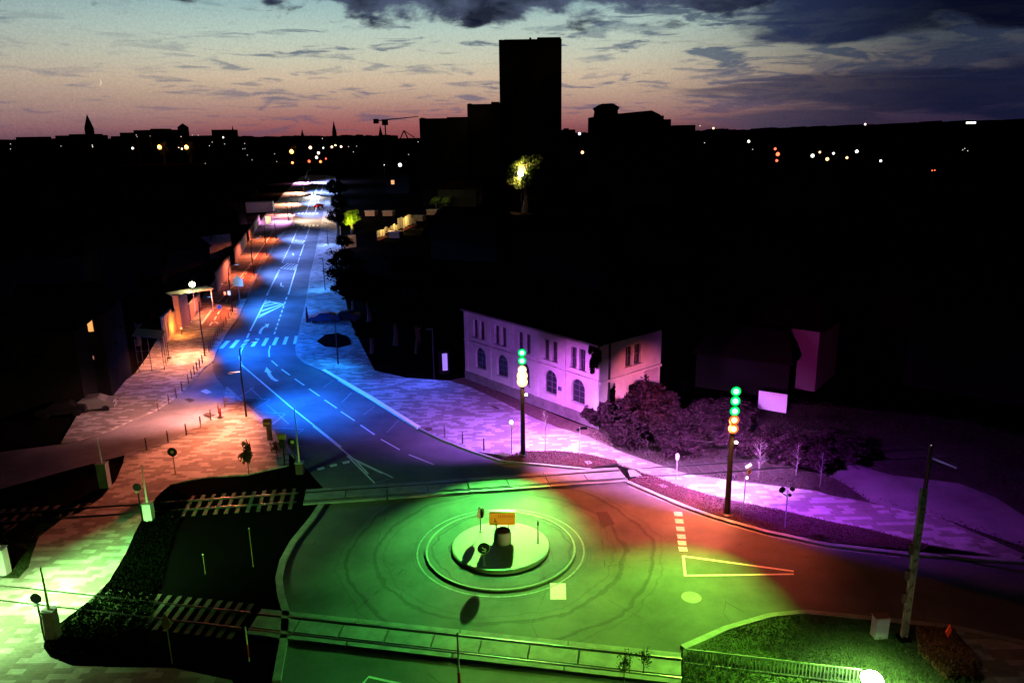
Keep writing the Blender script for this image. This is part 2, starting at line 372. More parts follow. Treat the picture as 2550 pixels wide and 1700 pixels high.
PL = [A(x, y) for x, y in ((420, 1490), (560, 1250), (800, 1110), (930, 1010), (1010, 900), (1080, 780), (1130, 700), (1240, 600), (1370, 520), (1450, 400), (1560, 250), (1680, 100), (1780, -20))] + [(672, 520), (718, 470), (750, 440)]
struct('pavement', MB().prism([G(*p) for p in LEFT[:-3] + UP[1:-1] + PL], 0, KP), M_pave)
BEDT = [C_(x, y) for x, y in ((1990, 75), (1700, 140), (1400, 160), (1180, 205), (1080, 290), (1010, 390), (940, 520), (870, 680), (750, 880), (640, 990), (410, 1170), (320, 1250), (300, 1330), (350, 1400), (500, 1460), (850, 1470), (1200, 1475), (1600, 1560))]
PZL = [(-300, 1437)] + [C_(x, y) for x, y in ((0, 850), (130, 857), (200, 780), (220, 700), (270, 570), (440, 440), (560, 400), (700, 300), (800, 180), (850, 60))]
struct('pavement', MB().prism([G(*p) for p in LEFT2[:-2] + BEDT + [(660, 1850), (-500, 1850)] + PZL + LOW[2:]], 0, KP), M_pave)
NE_OUT = [(835, 440), (845, 500), (850, 600), (850, 700), (872, 800), (900, 860), B_(230, 990), B_(450, 1040), B_(740, 1060), B_(900, 1108), B_(1100, 1200), B_(1330, 1320), B_(1500, 1385), B_(1690, 1440), B_(1900, 1540)] + [Q3(x, y) for x, y in ((600, 840), (830, 912), (1300, 985), (1700, 1032), (2100, 1082))] + [E_(x, y) for x, y in ((1000, 280), (1400, 355), (1800, 450), (2352, 690))]
NE_IN = [E_(x, y) for x, y in ((2300, 740), (2100, 690), (1700, 625), (1300, 520), (1000, 460))] + [Q3(x, y) for x, y in ((1800, 1280), (1300, 1180), (1000, 1110), (700, 1010), (500, 940), (300, 862), (0, 757))] + [Q7(x, y) for x, y in ((1700, 1568), (1400, 1500), (1100, 1470), (800, 1480), (640, 1522))]
struct('pavement', MB().prism([G(*p) for p in NE_OUT + NE_IN] + [G(*p) for p in reversed(RIGHTF + RIGHT2[:4])], 0, KP), M_pave)
struct('planting_bed', MB().prism([G(*p) for p in (B_(740, 1058), B_(870, 1030), B_(1000, 1085), B_(1190, 1175), B_(1400, 1265), B_(1600, 1345), B_(1760, 1400), B_(1860, 1480), B_(1890, 1536), B_(1690, 1436), B_(1500, 1381), B_(1330, 1316), B_(1100, 1196), B_(900, 1104))], 0, .10), mat('border_soil', (.10, .055, .045), .95, .5, 3, bump=.6))
# planted beds, turf, ballast
BED1 = [Q7(x, y) for x, y in ((640, 1524), (800, 1482), (1100, 1472), (1400, 1502), (1700, 1570))] + [Q3(150, 812), D_(1720, 92), D_(1400, 62), D_(1100, 34)]
BED2 = [Q3(x, y) for x, y in ((262, 972), (420, 920), (500, 944), (700, 1014), (1000, 1114), (1300, 1184), (1800, 1284))] + [E_(x, y) for x, y in ((1000, 464), (1300, 524), (1700, 630), (1640, 670), (1000, 606), (570, 515), (200, 408), (0, 336))]
for P_, nm in ((BED1, 'planting_bed'), (BED2, 'planting_bed')): struct(nm, MB().prism([G(*p) for p in P_], 0, .13), M_bed)
BANK = NE_OUT[13:] + [(2700, 1400), (2700, 1130), (2400, 1050), (2050, 1010), (1800, 1000), (1500, 1040)]
struct('bank', MB().prism([G(*p) for p in BANK], 0, .05), M_bed)
YARD1 = [G(*p) for p in (E_(860, 60), E_(1200, 0), E_(1260, 90), E_(1450, 140), E_(1900, 195), E_(2150, 290), E_(2352, 420), E_(2600, 720), E_(1800, 440), E_(1400, 348), E_(1290, 322), E_(1100, 190))]
struct('yard', MB().sheet(YARD1, .056), M_asph2)
YARD2 = [G(*p) for p in (Q3(1160, 420), Q3(1500, 560), Q3(1590, 640), Q3(1290, 700), Q3(1100, 560))]
struct('yard', MB().sheet(YARD2, .056), M_asph2)
struct('track_bed', MB().prism([G(*p) for p in BEDT + [(660, 1750)] + list(reversed(LEFT3[:-1])) + [LEFT2[-1]]], 0, .03), M_ballast)
struct('lawn', MB().prism([G(*p) for p in [(1700, 1900), (1700, 1632)] + [E_(x, y) for x, y in ((0, 1345), (300, 1212), (600, 1124), (850, 1098), (1300, 1143), (1850, 1200), (1990, 1350), (2050, 1600))] + [(2460, 1900)]], 0, .11), M_turf)
struct('lawn', MB().prism([G(*p) for p in PZL[:-4] + [C_(420, 425), C_(200, 410), C_(0, 560), (-300, 1360)]], 0, .10), M_turf)
struct('pavement', MB().prism([G(*p) for p in [E_(1860, 1202), E_(2352, 1312), (2900, 1700), (2900, 1950), (2470, 1900), E_(2060, 1600), E_(2000, 1350)]], 0, .10), M_pave)
# kerbs
kb = MB()
for pts, w in ((LEFT[:-3], .22), (LEFT2[:-1], .28), (LEFT3[:-1], .40), (RIGHTF + RIGHT2[:1], .2), (RIGHT2[1:], .26), (RIGHT3, .36), (BR[1:-2], .34)):
    kb = MB().ribbon([G(*p) for p in pts], w, .0, KP + .03); struct('kerb', kb, M_kerb)
struct('kerb', MB().ribbon([G(*p) for p in LOW[2:-2]], .16, 0, KP + .015), M_kerb)
struct('kerb', MB().ribbon([G(*p) for p in [(x, y + 7) for x, y in RIGHT3[:-2]]], .12, .002, .02), M_kerb)
# cycle path
CZ = KP + .004
for P_ in ([A(1372, 700), A(1545, 690), A(1592, 566), A(1470, 566)], [A(1510, 520), A(1640, 510), A(1740, 330), A(1800, 210), A(1890, 60), A(1840, 60), A(1740, 240), A(1620, 400)]):
    struct('cycle_path', MB().sheet([G(*p) for p in P_], CZ), M_cycle)
cm = MB()
def seg(m_, f, a, b, w, z): m_.ribbon([G(*f(*a)), G(*f(*b))], w, z)
seg(cm, A, (1385, 672), (1460, 570), .35, CZ + .004)
for a, b in (((1445, 680), (1462, 655)), ((1478, 640), (1490, 615)), ((1500, 600), (1520, 572)), ((1555, 520), (1570, 495)), ((1580, 480), (1590, 462)), ((1665, 360), (1680, 340)), ((1690, 325), (1703, 305)), ((1712, 290), (1722, 272)), ((1730, 262), (1740, 245)), ((1780, 180), (1800, 150))): seg(cm, A, a, b, .22, CZ + .004)
seg(cm, A, (1500, 520), (1620, 390), .18, CZ + .004); seg(cm, A, (1640, 370), (1740, 235), .3, CZ + .004); seg(cm, A, (1750, 220), (1880, 30), .3, CZ + .004)
for a, b in (((1455, 655), (1475, 660)), ((1475, 660), (1492, 655)), ((1492, 655), (1508, 662)), ((1480, 650), (1500, 668))): seg(cm, A, a, b, .1, CZ + .004)
struct('cycle_markings', cm, M_paint)

# ------------------------------------------------------------------ road markings
Z1 = .012
rm = MB()
def dash(f, a, b, k, w, gap=.5):
    p, q = Vector(f(*a)), Vector(f(*b))
    for i in range(k):
        rm.ribbon([G(*(p + (q - p) * (i / k))), G(*(p + (q - p) * ((i + 1 - gap) / k)))], w, Z1)
def solid(f, pts, w, z=Z1): rm.ribbon([G(*f(*p)) for p in pts], w, z)
solid(A, [(2055, 0), (2010, 100)], .25); dash(A, (2002, 120), (1940, 245), 9, .25, .4); dash(A, (1925, 290), (1835, 470), 13, .3, .45)
solid(A, [(1835, 488), (1780, 600), (1722, 712)], .22); solid(A, [(1716, 726), (1702, 758)], .22)
solid(A, [(1683, 805), (1660, 850), (1650, 895), (1662, 940), (1690, 970)], .2); solid(A, [(1682, 960), (2010, 1240), (2350, 1510)], .17)
solid(Q4, [(0, 945), (390, 1262), (565, 1405), (715, 1568)], .14); solid(Q4, [(565, 1405), (900, 1562)], .12)
solid(D_, [(40, 0), (230, 190), (355, 152), (60, 10)], .13)
dash(A, (2132, 5), (2102, 82), 5, .22, .4); solid(A, [(2096, 112), (2066, 195)], .22); dash(A, (2062, 205), (2052, 245), 3, .2, .4)
solid(A, [(2047, 255), (1986, 460)], .22); dash(A, (1975, 478), (1885, 745), 9, .2, .42)
solid(A, [(1862, 812), (1852, 850), (1855, 890)], .16)
for a, b in (((1870, 915), (1912, 952)), ((1940, 975), (1997, 1015)), ((2030, 1040), (2095, 1085)), ((2130, 1110), (2202, 1160)), ((2235, 1185), (2320, 1242))): solid(A, [a, b], .16)
for a, b in (((360, 755), (540, 875)), ((615, 930), (800, 1057)), ((880, 1115), (1125, 1252)), ((1245, 1315), (1570, 1445))): solid(Q4, [a, b], .13)
def quad(f, *p): rm.sheet([G(*f(*q)) for q in p], Z1)
# hatched boxes
for (l0, r0, l1, r1) in (((2018, 84), (2102, 86), (2008, 108), (2096, 116)), ((1952, 241), (2052, 252), (1934, 280), (2042, 292))):
    solid(A, [l0, r0], .18); solid(A, [l1, r1], .18)
    for k in range(5):
        u = k / 5; v = min(1, u + .45)
        P = lambda a, b, t: (a[0] + (b[0] - a[0]) * t, a[1] + (b[1] - a[1]) * t)
        solid(A, [P(l1, r1, u), P(l0, r0, min(1, u + .35))], .28)
solid(A, [(1836, 490), (1850, 508), (1955, 528)], .4); solid(A, [(1955, 528), (1778, 620)], .3); quad(A, (1836, 486), (1870, 512), (1820, 530))
solid(A, [(1815, 540), (1915, 520)], .4); solid(A, [(1800, 575), (1930, 530)], .4); solid(A, [(1785, 605), (1890, 560)], .3)
# arrows
def arrow(f, pts, head, w):
    solid(f, pts, w); quad(f, *head)
arrow(A, [(1790, 730), (1795, 708), (1812, 688), (1836, 676)], ((1825, 665), (1855, 662), (1842, 690)), .34)
arrow(A, [(1910, 1056), (1880, 1040), (1860, 1018), (1846, 990)], ((1836, 960), (1872, 996), (1822, 992)), .36)
arrow(A, [(1950, 405), (1935, 402), (1936, 388)], ((1928, 388), (1937, 376), (1944, 390)), .22); quad(A, (1946, 410), (1956, 403), (1950, 396))
arrow(A, [(2022, 193), (2018, 184), (2034, 182)], ((2012, 184), (2018, 172), (2026, 184)), .22)
# zebra crossings
n9 = 9
for i in range(n9):
    u = i / (n9 - 1); cx = 1545 + (2105 - 1545) * u; cy = 805 - 37 * u; sl = 44 * (1 - u) + 6; w = 22 + 8 * (1 - u)
    hh = 27
    quad(A, (cx + sl / 2 - w / 2 + 3, cy - hh), (cx + sl / 2 + w / 2 + 3, cy - hh), (cx - sl / 2 + w / 2, cy + hh), (cx - sl / 2 - w / 2, cy + hh))
for y0, x0, x1, nn in ((1425, 860, 1490, 9), (1188, 1125, 1480, 6)):
    for i in range(nn):
        cx = x0 + (x1 - x0) * i / (nn - 1); quad(QF, (cx - 20, y0 + 14), (cx + 20, y0 + 14), (cx + 30, y0 - 14), (cx - 10, y0 - 14))
for s_ in ([(1390, 860), (1265, 1180)], [(1520, 590), (1440, 820)], [(1610, 620), (1450, 1160)], [(1290, 1140), (1270, 1165)]): solid(QF, s_, .35)
solid(QF, [(1130, 1450), (1070, 1568)], .3); solid(QF, [(1345, 1440), (1305, 1568)], .28); quad(QF, (1195, 1460), (1250, 1462), (1255, 1484), (1200, 1475))
# bus bay zigzag (thin, worn)
rz = MB()
for a, b in (((1280, 570), (1480, 440)), ((1425, 450), (1570, 582)), ((1370, 572), (1690, 600)), ((1690, 600), (1440, 752)), ((1635, 655), (1780, 782)), ((1480, 756), (1888, 785)), ((1888, 785), (1700, 932)), ((1800, 800), (1930, 920)), ((1700, 966), (2120, 986)), ((2120, 986), (2000, 1085)), ((1960, 1200), (2180, 1210))):
    rz.ribbon([G(*Q2(*a)), G(*Q2(*b))], .11, Z1 + .004)
for a, b in (((500, 510), (370, 640)), ((800, 690), (650, 800)), ((1110, 870), (960, 1030)), ((260, 350), (130, 440))): rz.ribbon([G(*Q4(*a)), G(*Q4(*b))], .09, Z1)
struct('bus_bay_markings', rz, M_paint2)
# broad pale bus kerb beside the carriageway
struct('bus_kerb', MB().ribbon([G(*Q4(130, 225)), G(*Q4(760, 590)), G(*Q4(1375, 980))], .42, .01, .17), mat('bus_kerb_white', (.70, .70, .68), .6, .12, 4))
for cx, cy in ((95, 1495), (260, 1455), (425, 1415)): quad(Q4, (cx - 52, cy - 2), (cx + 42, cy - 24), (cx + 54, cy + 4), (cx - 30, cy + 26))
for cx, cy in ((740, 1290), (750, 1360), (761, 1435), (771, 1510), (777, 1572), (786, 1632)): quad(Q3, (cx - 45, cy - 22), (cx + 38, cy - 18), (cx + 45, cy + 24), (cx - 34, cy + 20))
solid(E_, [(2, 692), (765, 796)], .17); solid(E_, [(765, 816), (15, 826)], .15); solid(E_, [(4, 690), (18, 830)], .15)
quad(D_, (1437, 878), (1545, 880), (1548, 990), (1440, 990))
solid(D_, [(150, 1568), (188, 1522), (420, 1575)], .14)
quad(Q2, (780, 490), (852, 464), (932, 505), (860, 526))
struct('road_markings', rm, M_paint)
# ironwork
def plate(name, label, cat, f, pts, m=M_rust, z=.014): tag(MB().prism([G(*f(*p)) for p in pts], z - .002, z + .006).build(name, m), label, cat)
plate('drain_cover', 'dark lozenge of iron cover in the middle of the side street', 'drain cover', Q2, ((572, 600), (628, 580), (712, 606), (645, 636)))
plate('drain_cover', 'pale lozenge cover in front of the bollards on the sunlit corner paving', 'drain cover', Q2, ((815, 806), (875, 782), (1000, 820), (920, 850)), z=KP + .002)
MB_ = MB().lathe([(.38, 0), (.38, .02)], G(*Q4(1497, 985), KP), 20).build('manhole_cover', M_rust); tag(MB_, 'round dark manhole cover at the end of the pale bus kerb', 'manhole cover')
MB_ = MB().lathe([(.42, 0), (.42, .012)], G(*A(2150, 412), KP), 20).build('manhole_cover', M_rust); tag(MB_, 'round dark manhole cover on the blue-lit pavement by the trees', 'manhole cover')
MB_ = MB().lathe([(.55, 0), (.55, .012)], G(*E_(60, 975), .01), 24).build('manhole_cover', M_conc); tag(MB_, 'pale round manhole cover set in the roundabout asphalt', 'manhole cover')
plate('grating', 'dark slotted grating in the purple paving near the arched windows', 'grating', Q7, ((478, 1036), (505, 1030), (570, 1056), (545, 1066)), z=KP + .002)
plate('grating', 'worn dark rectangular cover in the reddish roundabout asphalt', 'grating', D_, ((1755, 390), (1830, 385), (1885, 470), (1800, 495)), mat('worn_iron', (.05, .04, .04), .8, .4, 6))
plate('stone_slab', 'pale stone slab lying in the bed beside the tall lamp post', 'slab', Q3, ((545, 1020), (600, 1015), (640, 1040), (590, 1055)), M_conc, .14)
plate('stone_slab', 'pale stone slab lying in the bed near the crossing deck end', 'slab', D_, ((1670, 50), (1710, 45), (1730, 62), (1695, 72)), M_conc, .14)
plate('track_panel', 'small pale crossing panel beyond the deck end on the purple path', 'panel', Q3, ((248, 880), (300, 872), (390, 935), (270, 945)), M_conc, .14)
plate('track_panel', 'narrow pale strip panel between the rails on the purple path', 'panel', Q3, ((330, 868), (365, 866), (470, 925), (440, 930)), M_conc, .14)

# ------------------------------------------------------------------ crossing decks and railway tracks
def deck(label, tl, tr, bl, br, k):
    t = thing('crossing_deck', label, 'crossing deck', (0, 0, 0)); t['kind'] = 'structure'
    TL, TR, BL, BR_ = [G(*p) for p in (tl, tr, bl, br)]
    P = lambda u, v: TL.lerp(TR, u).lerp(BL.lerp(BR_, u), v)
    def strip(nm, v0, v1, n_, m, z0, z1, gap=.004):
        for i in range(n_):
            q = [P(i / n_ + gap / 2, v0), P((i + 1) / n_ - gap / 2, v0), P((i + 1) / n_ - gap / 2, v1), P(i / n_ + gap / 2, v1)]
            MB().prism(q, z0, z1).build(nm, m, t)
    strip('edge_panel', 0, .16, max(3, k // 2), M_deck, .012, .15); strip('centre_panel', .28, .74, k, M_deck, .012, .15); strip('edge_panel', .86, 1, max(3, k // 2), M_deck, .012, .15)
    for v in (.19, .80): MB().ribbon([P(0, v), P(1, v)], .075, .012, .145).build('rail', M_rail, t)
    return P
P1 = deck('pale concrete rail crossing deck behind the roundabout', C_(2105, 245), D_(1905, 92), C_(2085, 345), D_(1985, 188), 8)
P2 = deck('long green-lit rail crossing deck in front of the roundabout', C_(1800, 1068), D_(2345, 1375), C_(1690, 1242), D_(2345, 1590), 9)
def track(label, P, u0, u1, n_):
    t = thing('railway_track', label, 'railway track'); t['kind'] = 'structure'
    for v in (.19, .80): MB().ribbon([P(u0, v), P(u1, v)], .075, .05, .12).build('rail', M_rail, t)
    for i in range(n_):
        u = u0 + (u1 - u0) * (i + .5) / n_
        a, b = P(u, -.2), P(u, 1.2); d = (b - a); o = MB().box((a + b) / 2 + Vector((0, 0, .055)), (d.length, .26, .05), math.atan2(d.y, d.x)).build('sleeper', M_wood, t)
track('railway track on pale sleepers running west of the rear deck', P1, -.93, -.02, 30)
track('railway track on pale sleepers running west of the front deck', P2, -.85, -.02, 30)
track('railway track crossing the purple path into the shrubs', P1, 1.03, 2.1, 26)

# ------------------------------------------------------------------ roundabout island
IC = Vector((-.9, 42.8, 0))
circ = lambda r, n=64: [IC + Vector((r * math.cos(2 * math.pi * k / n), r * math.sin(2 * math.pi * k / n), 0)) for k in range(n)]
struct('roundabout_apron', MB().prism(circ(4.55), 0, .08), M_asph)
struct('roundabout_kerb', MB().ribbon(circ(4.62), .12, 0, .10, True), M_kerb)
struct('roundabout_line', MB().ribbon(circ(5.2), .10, .012, 0, True), M_paint2)
struct('roundabout_island', MB().lathe([(3.05, .0), (3.05, .2), (2.95, .25), (.01, .27)], IC, 64), M_stone)
def atp(f, x, y, z=0): return G(*f(x, y), z)
QB = K(1160, 1255, 7.84)
# information board
b = atp(QB, 715, 590, .26); t = thing('information_board', 'orange information board on two posts standing in the roundabout', 'board', b); BOARD = b.copy()
hb = hgt(b, QB(0, 400)[1]); ht = hgt(b, QB(0, 165)[1]); wd = (atp(QB, 960, 590) - atp(QB, 455, 590)).length * .98
MB().box((0, 0, (hb + ht) / 2 - .26), (wd, .05, ht - hb)).build('panel', M_orange, t)
MB().box((0, .06, ht - .26 + .10), (wd * .95, .28, .05)).build('hood', M_dark, t)
for s_ in (-1, 1): MB().tube([(s_ * wd * .24, .05, 0), (s_ * wd * .24, .05, ht - .2)], .04, 8).build('post', M_galv, t)
ink = mat('dark_ink', (.28, .11, .01), .6)
yc = (hb + ht) / 2 - .26
MB().add([(-wd * .31, -.032, yc - .25), (-wd * .19, -.032, yc - .25), (-wd * .30, -.032, yc + .12)], [(0, 1, 2)]).build('pictogram', ink, t)
lt = MB(); x_ = -wd * .16
for k, wl in enumerate((.09, .10, .09, .07, .10, .08, .09, .04, .09, .09)):
    lt.box((x_ + wl / 2, -.031, yc + .18), (wl * .75, .006, .15 if k % 3 else .18)); x_ += wl * 1.35
lt.build('lettering', mat('faded_ink', (.55, .22, .012), .6), t)
# round well / planter
b = atp(QB, 722, 738, .26); t = thing('round_planter', 'round concrete planter drum under the orange board', 'planter', b)
MB().lathe([(.50, 0), (.53, .1), (.53, .78), (.47, .83), (.43, .82), (.43, .70)], (0, 0, 0), 32).build('drum', M_conc, t, True)
MB().lathe([(.43, .70), (.2, .73), (.01, .74)], (0, 0, 0), 24).build('filling', M_kerb, t, True)
# keep-right sign facing the lens
def post(t, h, r=.035, m=M_galv): MB().tube([(0, 0, 0), (0, 0, h)], r, 8).build('post', m, t); MB().lathe([(.13, 0), (.13, .03), (.05, .06)], (0, 0, 0), 12).build('foot', m, t)
def disc(t, name, z, r, m, y0, y1, rz_=0., x=0.):
    v = MB(); n_ = 28
    c, s2 = math.cos(rz_), math.sin(rz_)
    a = [(x + r * math.cos(2 * math.pi * k / n_) * c + yy * -s2, r * math.cos(2 * math.pi * k / n_) * s2 + yy * c, z + r * math.sin(2 * math.pi * k / n_)) for yy in (y0, y1) for k in range(n_)]
    v.add(a, [tuple(range(n_)), tuple(range(n_, 2 * n_))[::-1]] + [(k, k + n_, (k + 1) % n_ + n_, (k + 1) % n_) for k in range(n_)])
    return v.build(name, m, t)
b = atp(QB, 355, 1190, .26); t = thing('direction_sign', 'round dark sign with a pale arrow near the rim of the island', 'sign', b); h = hgt(b, QB(0, 850)[1]) - .26
post(t, h + .2); d0 = disc(t, 'sign_face', h, .36, M_navy, -.06, -.04, .15)
disc(d0, 'rim', h, .385, M_white, -.045, -.035, .15)
ar = MB(); Ry = Matrix.Rotation(rad(35), 3, 'Y')
for c_, d_, an in (((0, -.07, 0), (.40, .008, .06), 35), ((.10, -.07, -.14), (.26, .008, .055), 95), ((.03, -.07, -.175), (.24, .008, .055), -10)):
    ar.box((c_[0], c_[1], h + c_[2]), d_, R=Matrix.Rotation(rad(.0 + an), 3, 'Y'))
ar.build('arrow', M_white, d0)
b = atp(QB, 290, 528, .26); t = thing('direction_sign', 'pale round sign seen edge-on behind the orange board', 'sign', b); h = hgt(b, QB(0, 165)[1]) - .26
post(t, h + .3); disc(t, 'sign_face', h, .36, mat('sign_back', (.45, .45, .25), .5, .2, 6), -.05, -.03, rad(50)); disc(t, 'sign_face', h, .36, M_navy, .03, .05, rad(-60))
b = atp(QB, 1410, 750, .26); t = thing('marker_post', 'thin bare marker post standing at the east rim of the island', 'post', b); h = hgt(b, QB(0, 295)[1]) - .26
post(t, h); MB().ball((0, 0, h), .06).build('cap', M_white, t); MB().tube([(0, 0, h * .75), (0, 0, h * .9)], .055, 8).build('collar', M_dark, t)

# ------------------------------------------------------------------ tall coloured light columns
def light_column(label, basepx, tops, cols):
    b = G(*basepx, .13); t = thing('light_column', label, 'light column', b)
    hs = [hgt(b, y) - .13 for y in tops]; top = hs[0] + .35
    MB().tube([(0, 0, 0), (0, 0, .5), (0, 0, hs[-1]), (0, 0, top)], [.24, .2, .15, .12], 16).build('column', M_dark, t, True)
    MB().lathe([(.4, 0), (.4, .08), (.26, .16)], (0, 0, 0), 16).build('foot', M_dark, t)
    for z, (nm, c) in zip(hs, cols):
        hd = MB().box((0, -.05, z), (.34, .34, .42)).build('lamp_housing', M_dark, t)
        disc(hd, 'halo_disc', z, .33 if c[0] < .9 or c[1] < .6 else .42, emit(nm + '_ring', (0, .5, .10) if c[0] < .5 else (.8, .16, .03) if c[1] < .6 else (1, .62, .3), .9 if c[1] < .6 or c[0] < .5 else 2.), -.26, -.23)  # glowing disc stands in for the halo round each lens
        disc(hd, 'lens', z, .17, emit(nm, c, 40 if c[1] > .6 else 12), -.30, -.26)
    return t, b, hs
GL, WL, RL = ('green_lens', (.03, 1, .25)), ('warm_lens', (1, .75, .30)), ('red_lens', (1, .30, .10))
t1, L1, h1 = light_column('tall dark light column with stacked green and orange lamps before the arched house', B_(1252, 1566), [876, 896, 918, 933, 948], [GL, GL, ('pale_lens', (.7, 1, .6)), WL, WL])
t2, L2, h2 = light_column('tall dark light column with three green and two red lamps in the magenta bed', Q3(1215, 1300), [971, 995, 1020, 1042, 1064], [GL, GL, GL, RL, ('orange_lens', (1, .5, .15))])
for t, b, px_, c_ in ((t1, L1, B_(1268, 1150), 0), (t2, L2, Q3(1290, 592), 0)):
    z = hgt(b, px_[1]) - .13; MB().tube([(0, 0, z), (.25, 0, z)], .03, 6).build('side_arm', M_dark, t)
    MB().ball((.30, -.02, z), .10).build('side_lamp', emit('white_lamp', (1, .95, .85), 12), t)
for b, h_, t in ((L1, h1, t1), (L2, h2, t2)):   # glow of the lamps on their own column
    spot(b + Vector((0, -.55, h_[4] - .1)), b + Vector((0, -.1, h_[4] - 2.4)), (1, .35, .08), 1500, 60, .8, (1, 1), t, .05)

L = lambda v, dz: Vector((v.x, v.y, dz))
# column one: green over the roundabout, violet over the paving and the arched house
H1 = L(L1, h1[2]) + Vector((0, -.4, 0)); H1b = L(L1, h1[3]) + Vector((0, .5, 0))
spot(H1, (-1.6, 46, 0), (.13, 1, .13), 92000, 56, 1., (1.15, 1), t1, .12)
spot(H1, (.5, 38.5, 0), (.14, 1, .08), 17000, 56, 1., (1, 1), t1, .12)
spot(L(L1, h1[3]) + Vector((0, -.4, 0)), (.8, 43.5, 0), (1, .8, .18), 17000, 40, .8, (1, 1), t1, .1)
spot(L(L1, h1[4]) + Vector((.2, -.4, 0)), (6.6, 51, 0), (1, .17, .06), 13000, 88, .9, (1, 1), t1, .1)
HL = L(L1, h1[4] - .6) + Vector((0, .5, 0))
spot(HL, (5.2, 64.0, 1.0), (.70, .13, 1), 17000, 84, 1., (1.3, 1), t1, .15)
spot(HL, (-3, 68, 1.5), (.42, .12, 1), 8000, 90, 1., (1.2, 1), t1, .15)
spot(H1b, (-3, 62, 0), (.42, .13, 1), 27000, 96, 1., (1.2, 1), t1, .15)
spot(H1b + Vector((.3, 0, 0)), (6, 57.6, 0), (.72, .30, 1), 40000, 88, 1., (1.2, 1), t1, .15)
# column two
H2 = L(L2, h2[0]) + Vector((-.2, -.4, 0)); H2b = L(L2, h2[3]) + Vector((0, .5, 0))
spot(H2, (8.2, 36.0, 0), (.32, 1, .07), 56000, 62, 1., (1, 1), t2, .12)
spot(L(L2, h2[3]) + Vector((-.3, -.3, 0)), (10.6, 46.4, 0), (1, .17, .09), 24000, 84, .9, (1, 1), t2, .12)
spot(L(L2, h2[4]) + Vector((.2, -.4, 0)), (14.5, 42.5, 0), (1, .12, .06), 6000, 76, .9, (1, 1), t2, .12)
spot(H2b, (14, 53.2, 0), (.72, .30, 1), 46000, 96, .9, (1.2, 1), t2, .15)
spot(H2b, (22, 48.5, 0), (.42, .06, 1), 20000, 92, 1., (1.2, 1), t2, .15)
spot(H2b + Vector((0, 0, .6)), (16, 56, .5), (.45, .02, .7), 13000, 84, 1., (1.4, 1), t2, .15)
spot(L(L2, h2[3]) + Vector((.2, .4, .2)), (31, 74, 3), (1, .03, .25), 6000, 26, 1., (1, 1), t2, .1)
spot(L(L2, h2[3]) + Vector((0, .4, .2)), (10.8, 67, 2.6), (1, .13, .07), 26000, 26, 1., (1, 1), t2, .1)

# ------------------------------------------------------------------ street lamps (two heads each)
def street_lamp(label, px_, grp, roadside=(.93, .36), hi=7.0, lo=4.35, blue=BLUE, wb=9000, wo_=1500, aim=6.0, orange=ORANGE, cone=104, st=2.7):
    b = G(*px_, KP); ang = math.atan2(roadside[1], roadside[0]); t = thing('street_lamp', label, 'street lamp', b, ang, grp)
    MB().tube([(0, 0, 0), (0, 0, 1.2), (-.06, 0, 4), (.08, 0, hi - .5), (.35, 0, hi)], [.10, .09, .075, .06, .05], 10).build('pole', M_dark, t, True)
    MB().tube([(.3, 0, hi), (1.0, 0, hi + .08)], .035, 8).build('arm', M_dark, t)
    hd = MB().box((1.30, 0, hi + .09), (.75, .28, .09)).build('lamp_head', M_dark, t); MB().box((1.32, 0, hi + .035), (.5, .2, .02)).build('lens', emit('blue_lens', (.25, .5, 1), 6), hd)
    MB().tube([(-.03, 0, lo), (-.7, 0, lo + .05)], .028, 8).build('arm', M_dark, t)
    h2_ = MB().box((-.95, 0, lo + .06), (.5, .24, .08)).build('lamp_head', M_dark, t); MB().box((-.95, 0, lo + .012), (.32, .16, .015)).build('lens', emit('amber_lens', (1, .6, .4), 6), h2_)
    u = Vector((math.cos(ang), math.sin(ang), 0)); al = Vector((-u.y, u.x, 0))
    p = b + u * 1.32 + Vector((0, 0, hi - .1)); q = b - u * .95 + Vector((0, 0, lo - .12))
    if wb: spot(p, b + u * aim, blue, wb * 6.2, cone, 1., (1, st), None, .06, al)
    if wo_: spot(q, b - u * 3.0 + al * -.5, orange, wo_ * 5.2, 122, .7, (1, 1.7), None, .08, al)
    return t
gl = 'double-headed street lamps along the avenue'
street_lamp('double-headed street lamp nearest the roundabout at the side street corner', A(1697, 1300), gl, (.88, .48), wb=8500, wo_=1300, aim=6.0, cone=84, st=1.6)
street_lamp('double-headed street lamp rising from the bollard row by the zebra crossing', A(1412, 882), gl, (.9, .42), wb=9000, wo_=2300, aim=6.5, cone=88, st=2.2, orange=(1, .30, .15))
street_lamp('double-headed street lamp at the start of the red cycle path', A(1602, 580), gl, wb=7500, wo_=1500, aim=7.5, orange=(1, .19, .08), blue=(.03, .2, 1))
street_lamp('double-headed street lamp beside the cycle symbol', A(1750, 332), gl, wb=7500, wo_=1500, aim=7.5, orange=(1, .19, .09), blue=(.14, .28, 1))
street_lamp('double-headed street lamp between two hatched boxes', A(1838, 190), gl, wb=7500, wo_=1500, aim=7.5, orange=(1, .20, .09), blue=(.16, .28, 1))
street_lamp('double-headed street lamp just before the far violet crossing', A(1902, 80), gl, wb=7500, wo_=1500, aim=7.5, orange=(1, .22, .09), blue=(.2, .32, 1))
street_lamp('double-headed street lamp on the far violet crossing', QF(930, 1340), gl, wb=16000, wo_=5000, aim=8, orange=(.9, .35, .9), blue=(.7, .5, .35))
street_lamp('double-headed street lamp behind the far violet crossing', QF(1005, 1215), gl, wb=14000, wo_=5000, aim=8, orange=(1, .35, .3), blue=(.25, .35, 1))
street_lamp('double-headed street lamp near the far red car', (741, 508), gl, wb=22000, wo_=11000, aim=9, orange=(1, .4, .25), blue=(.22, .34, 1))
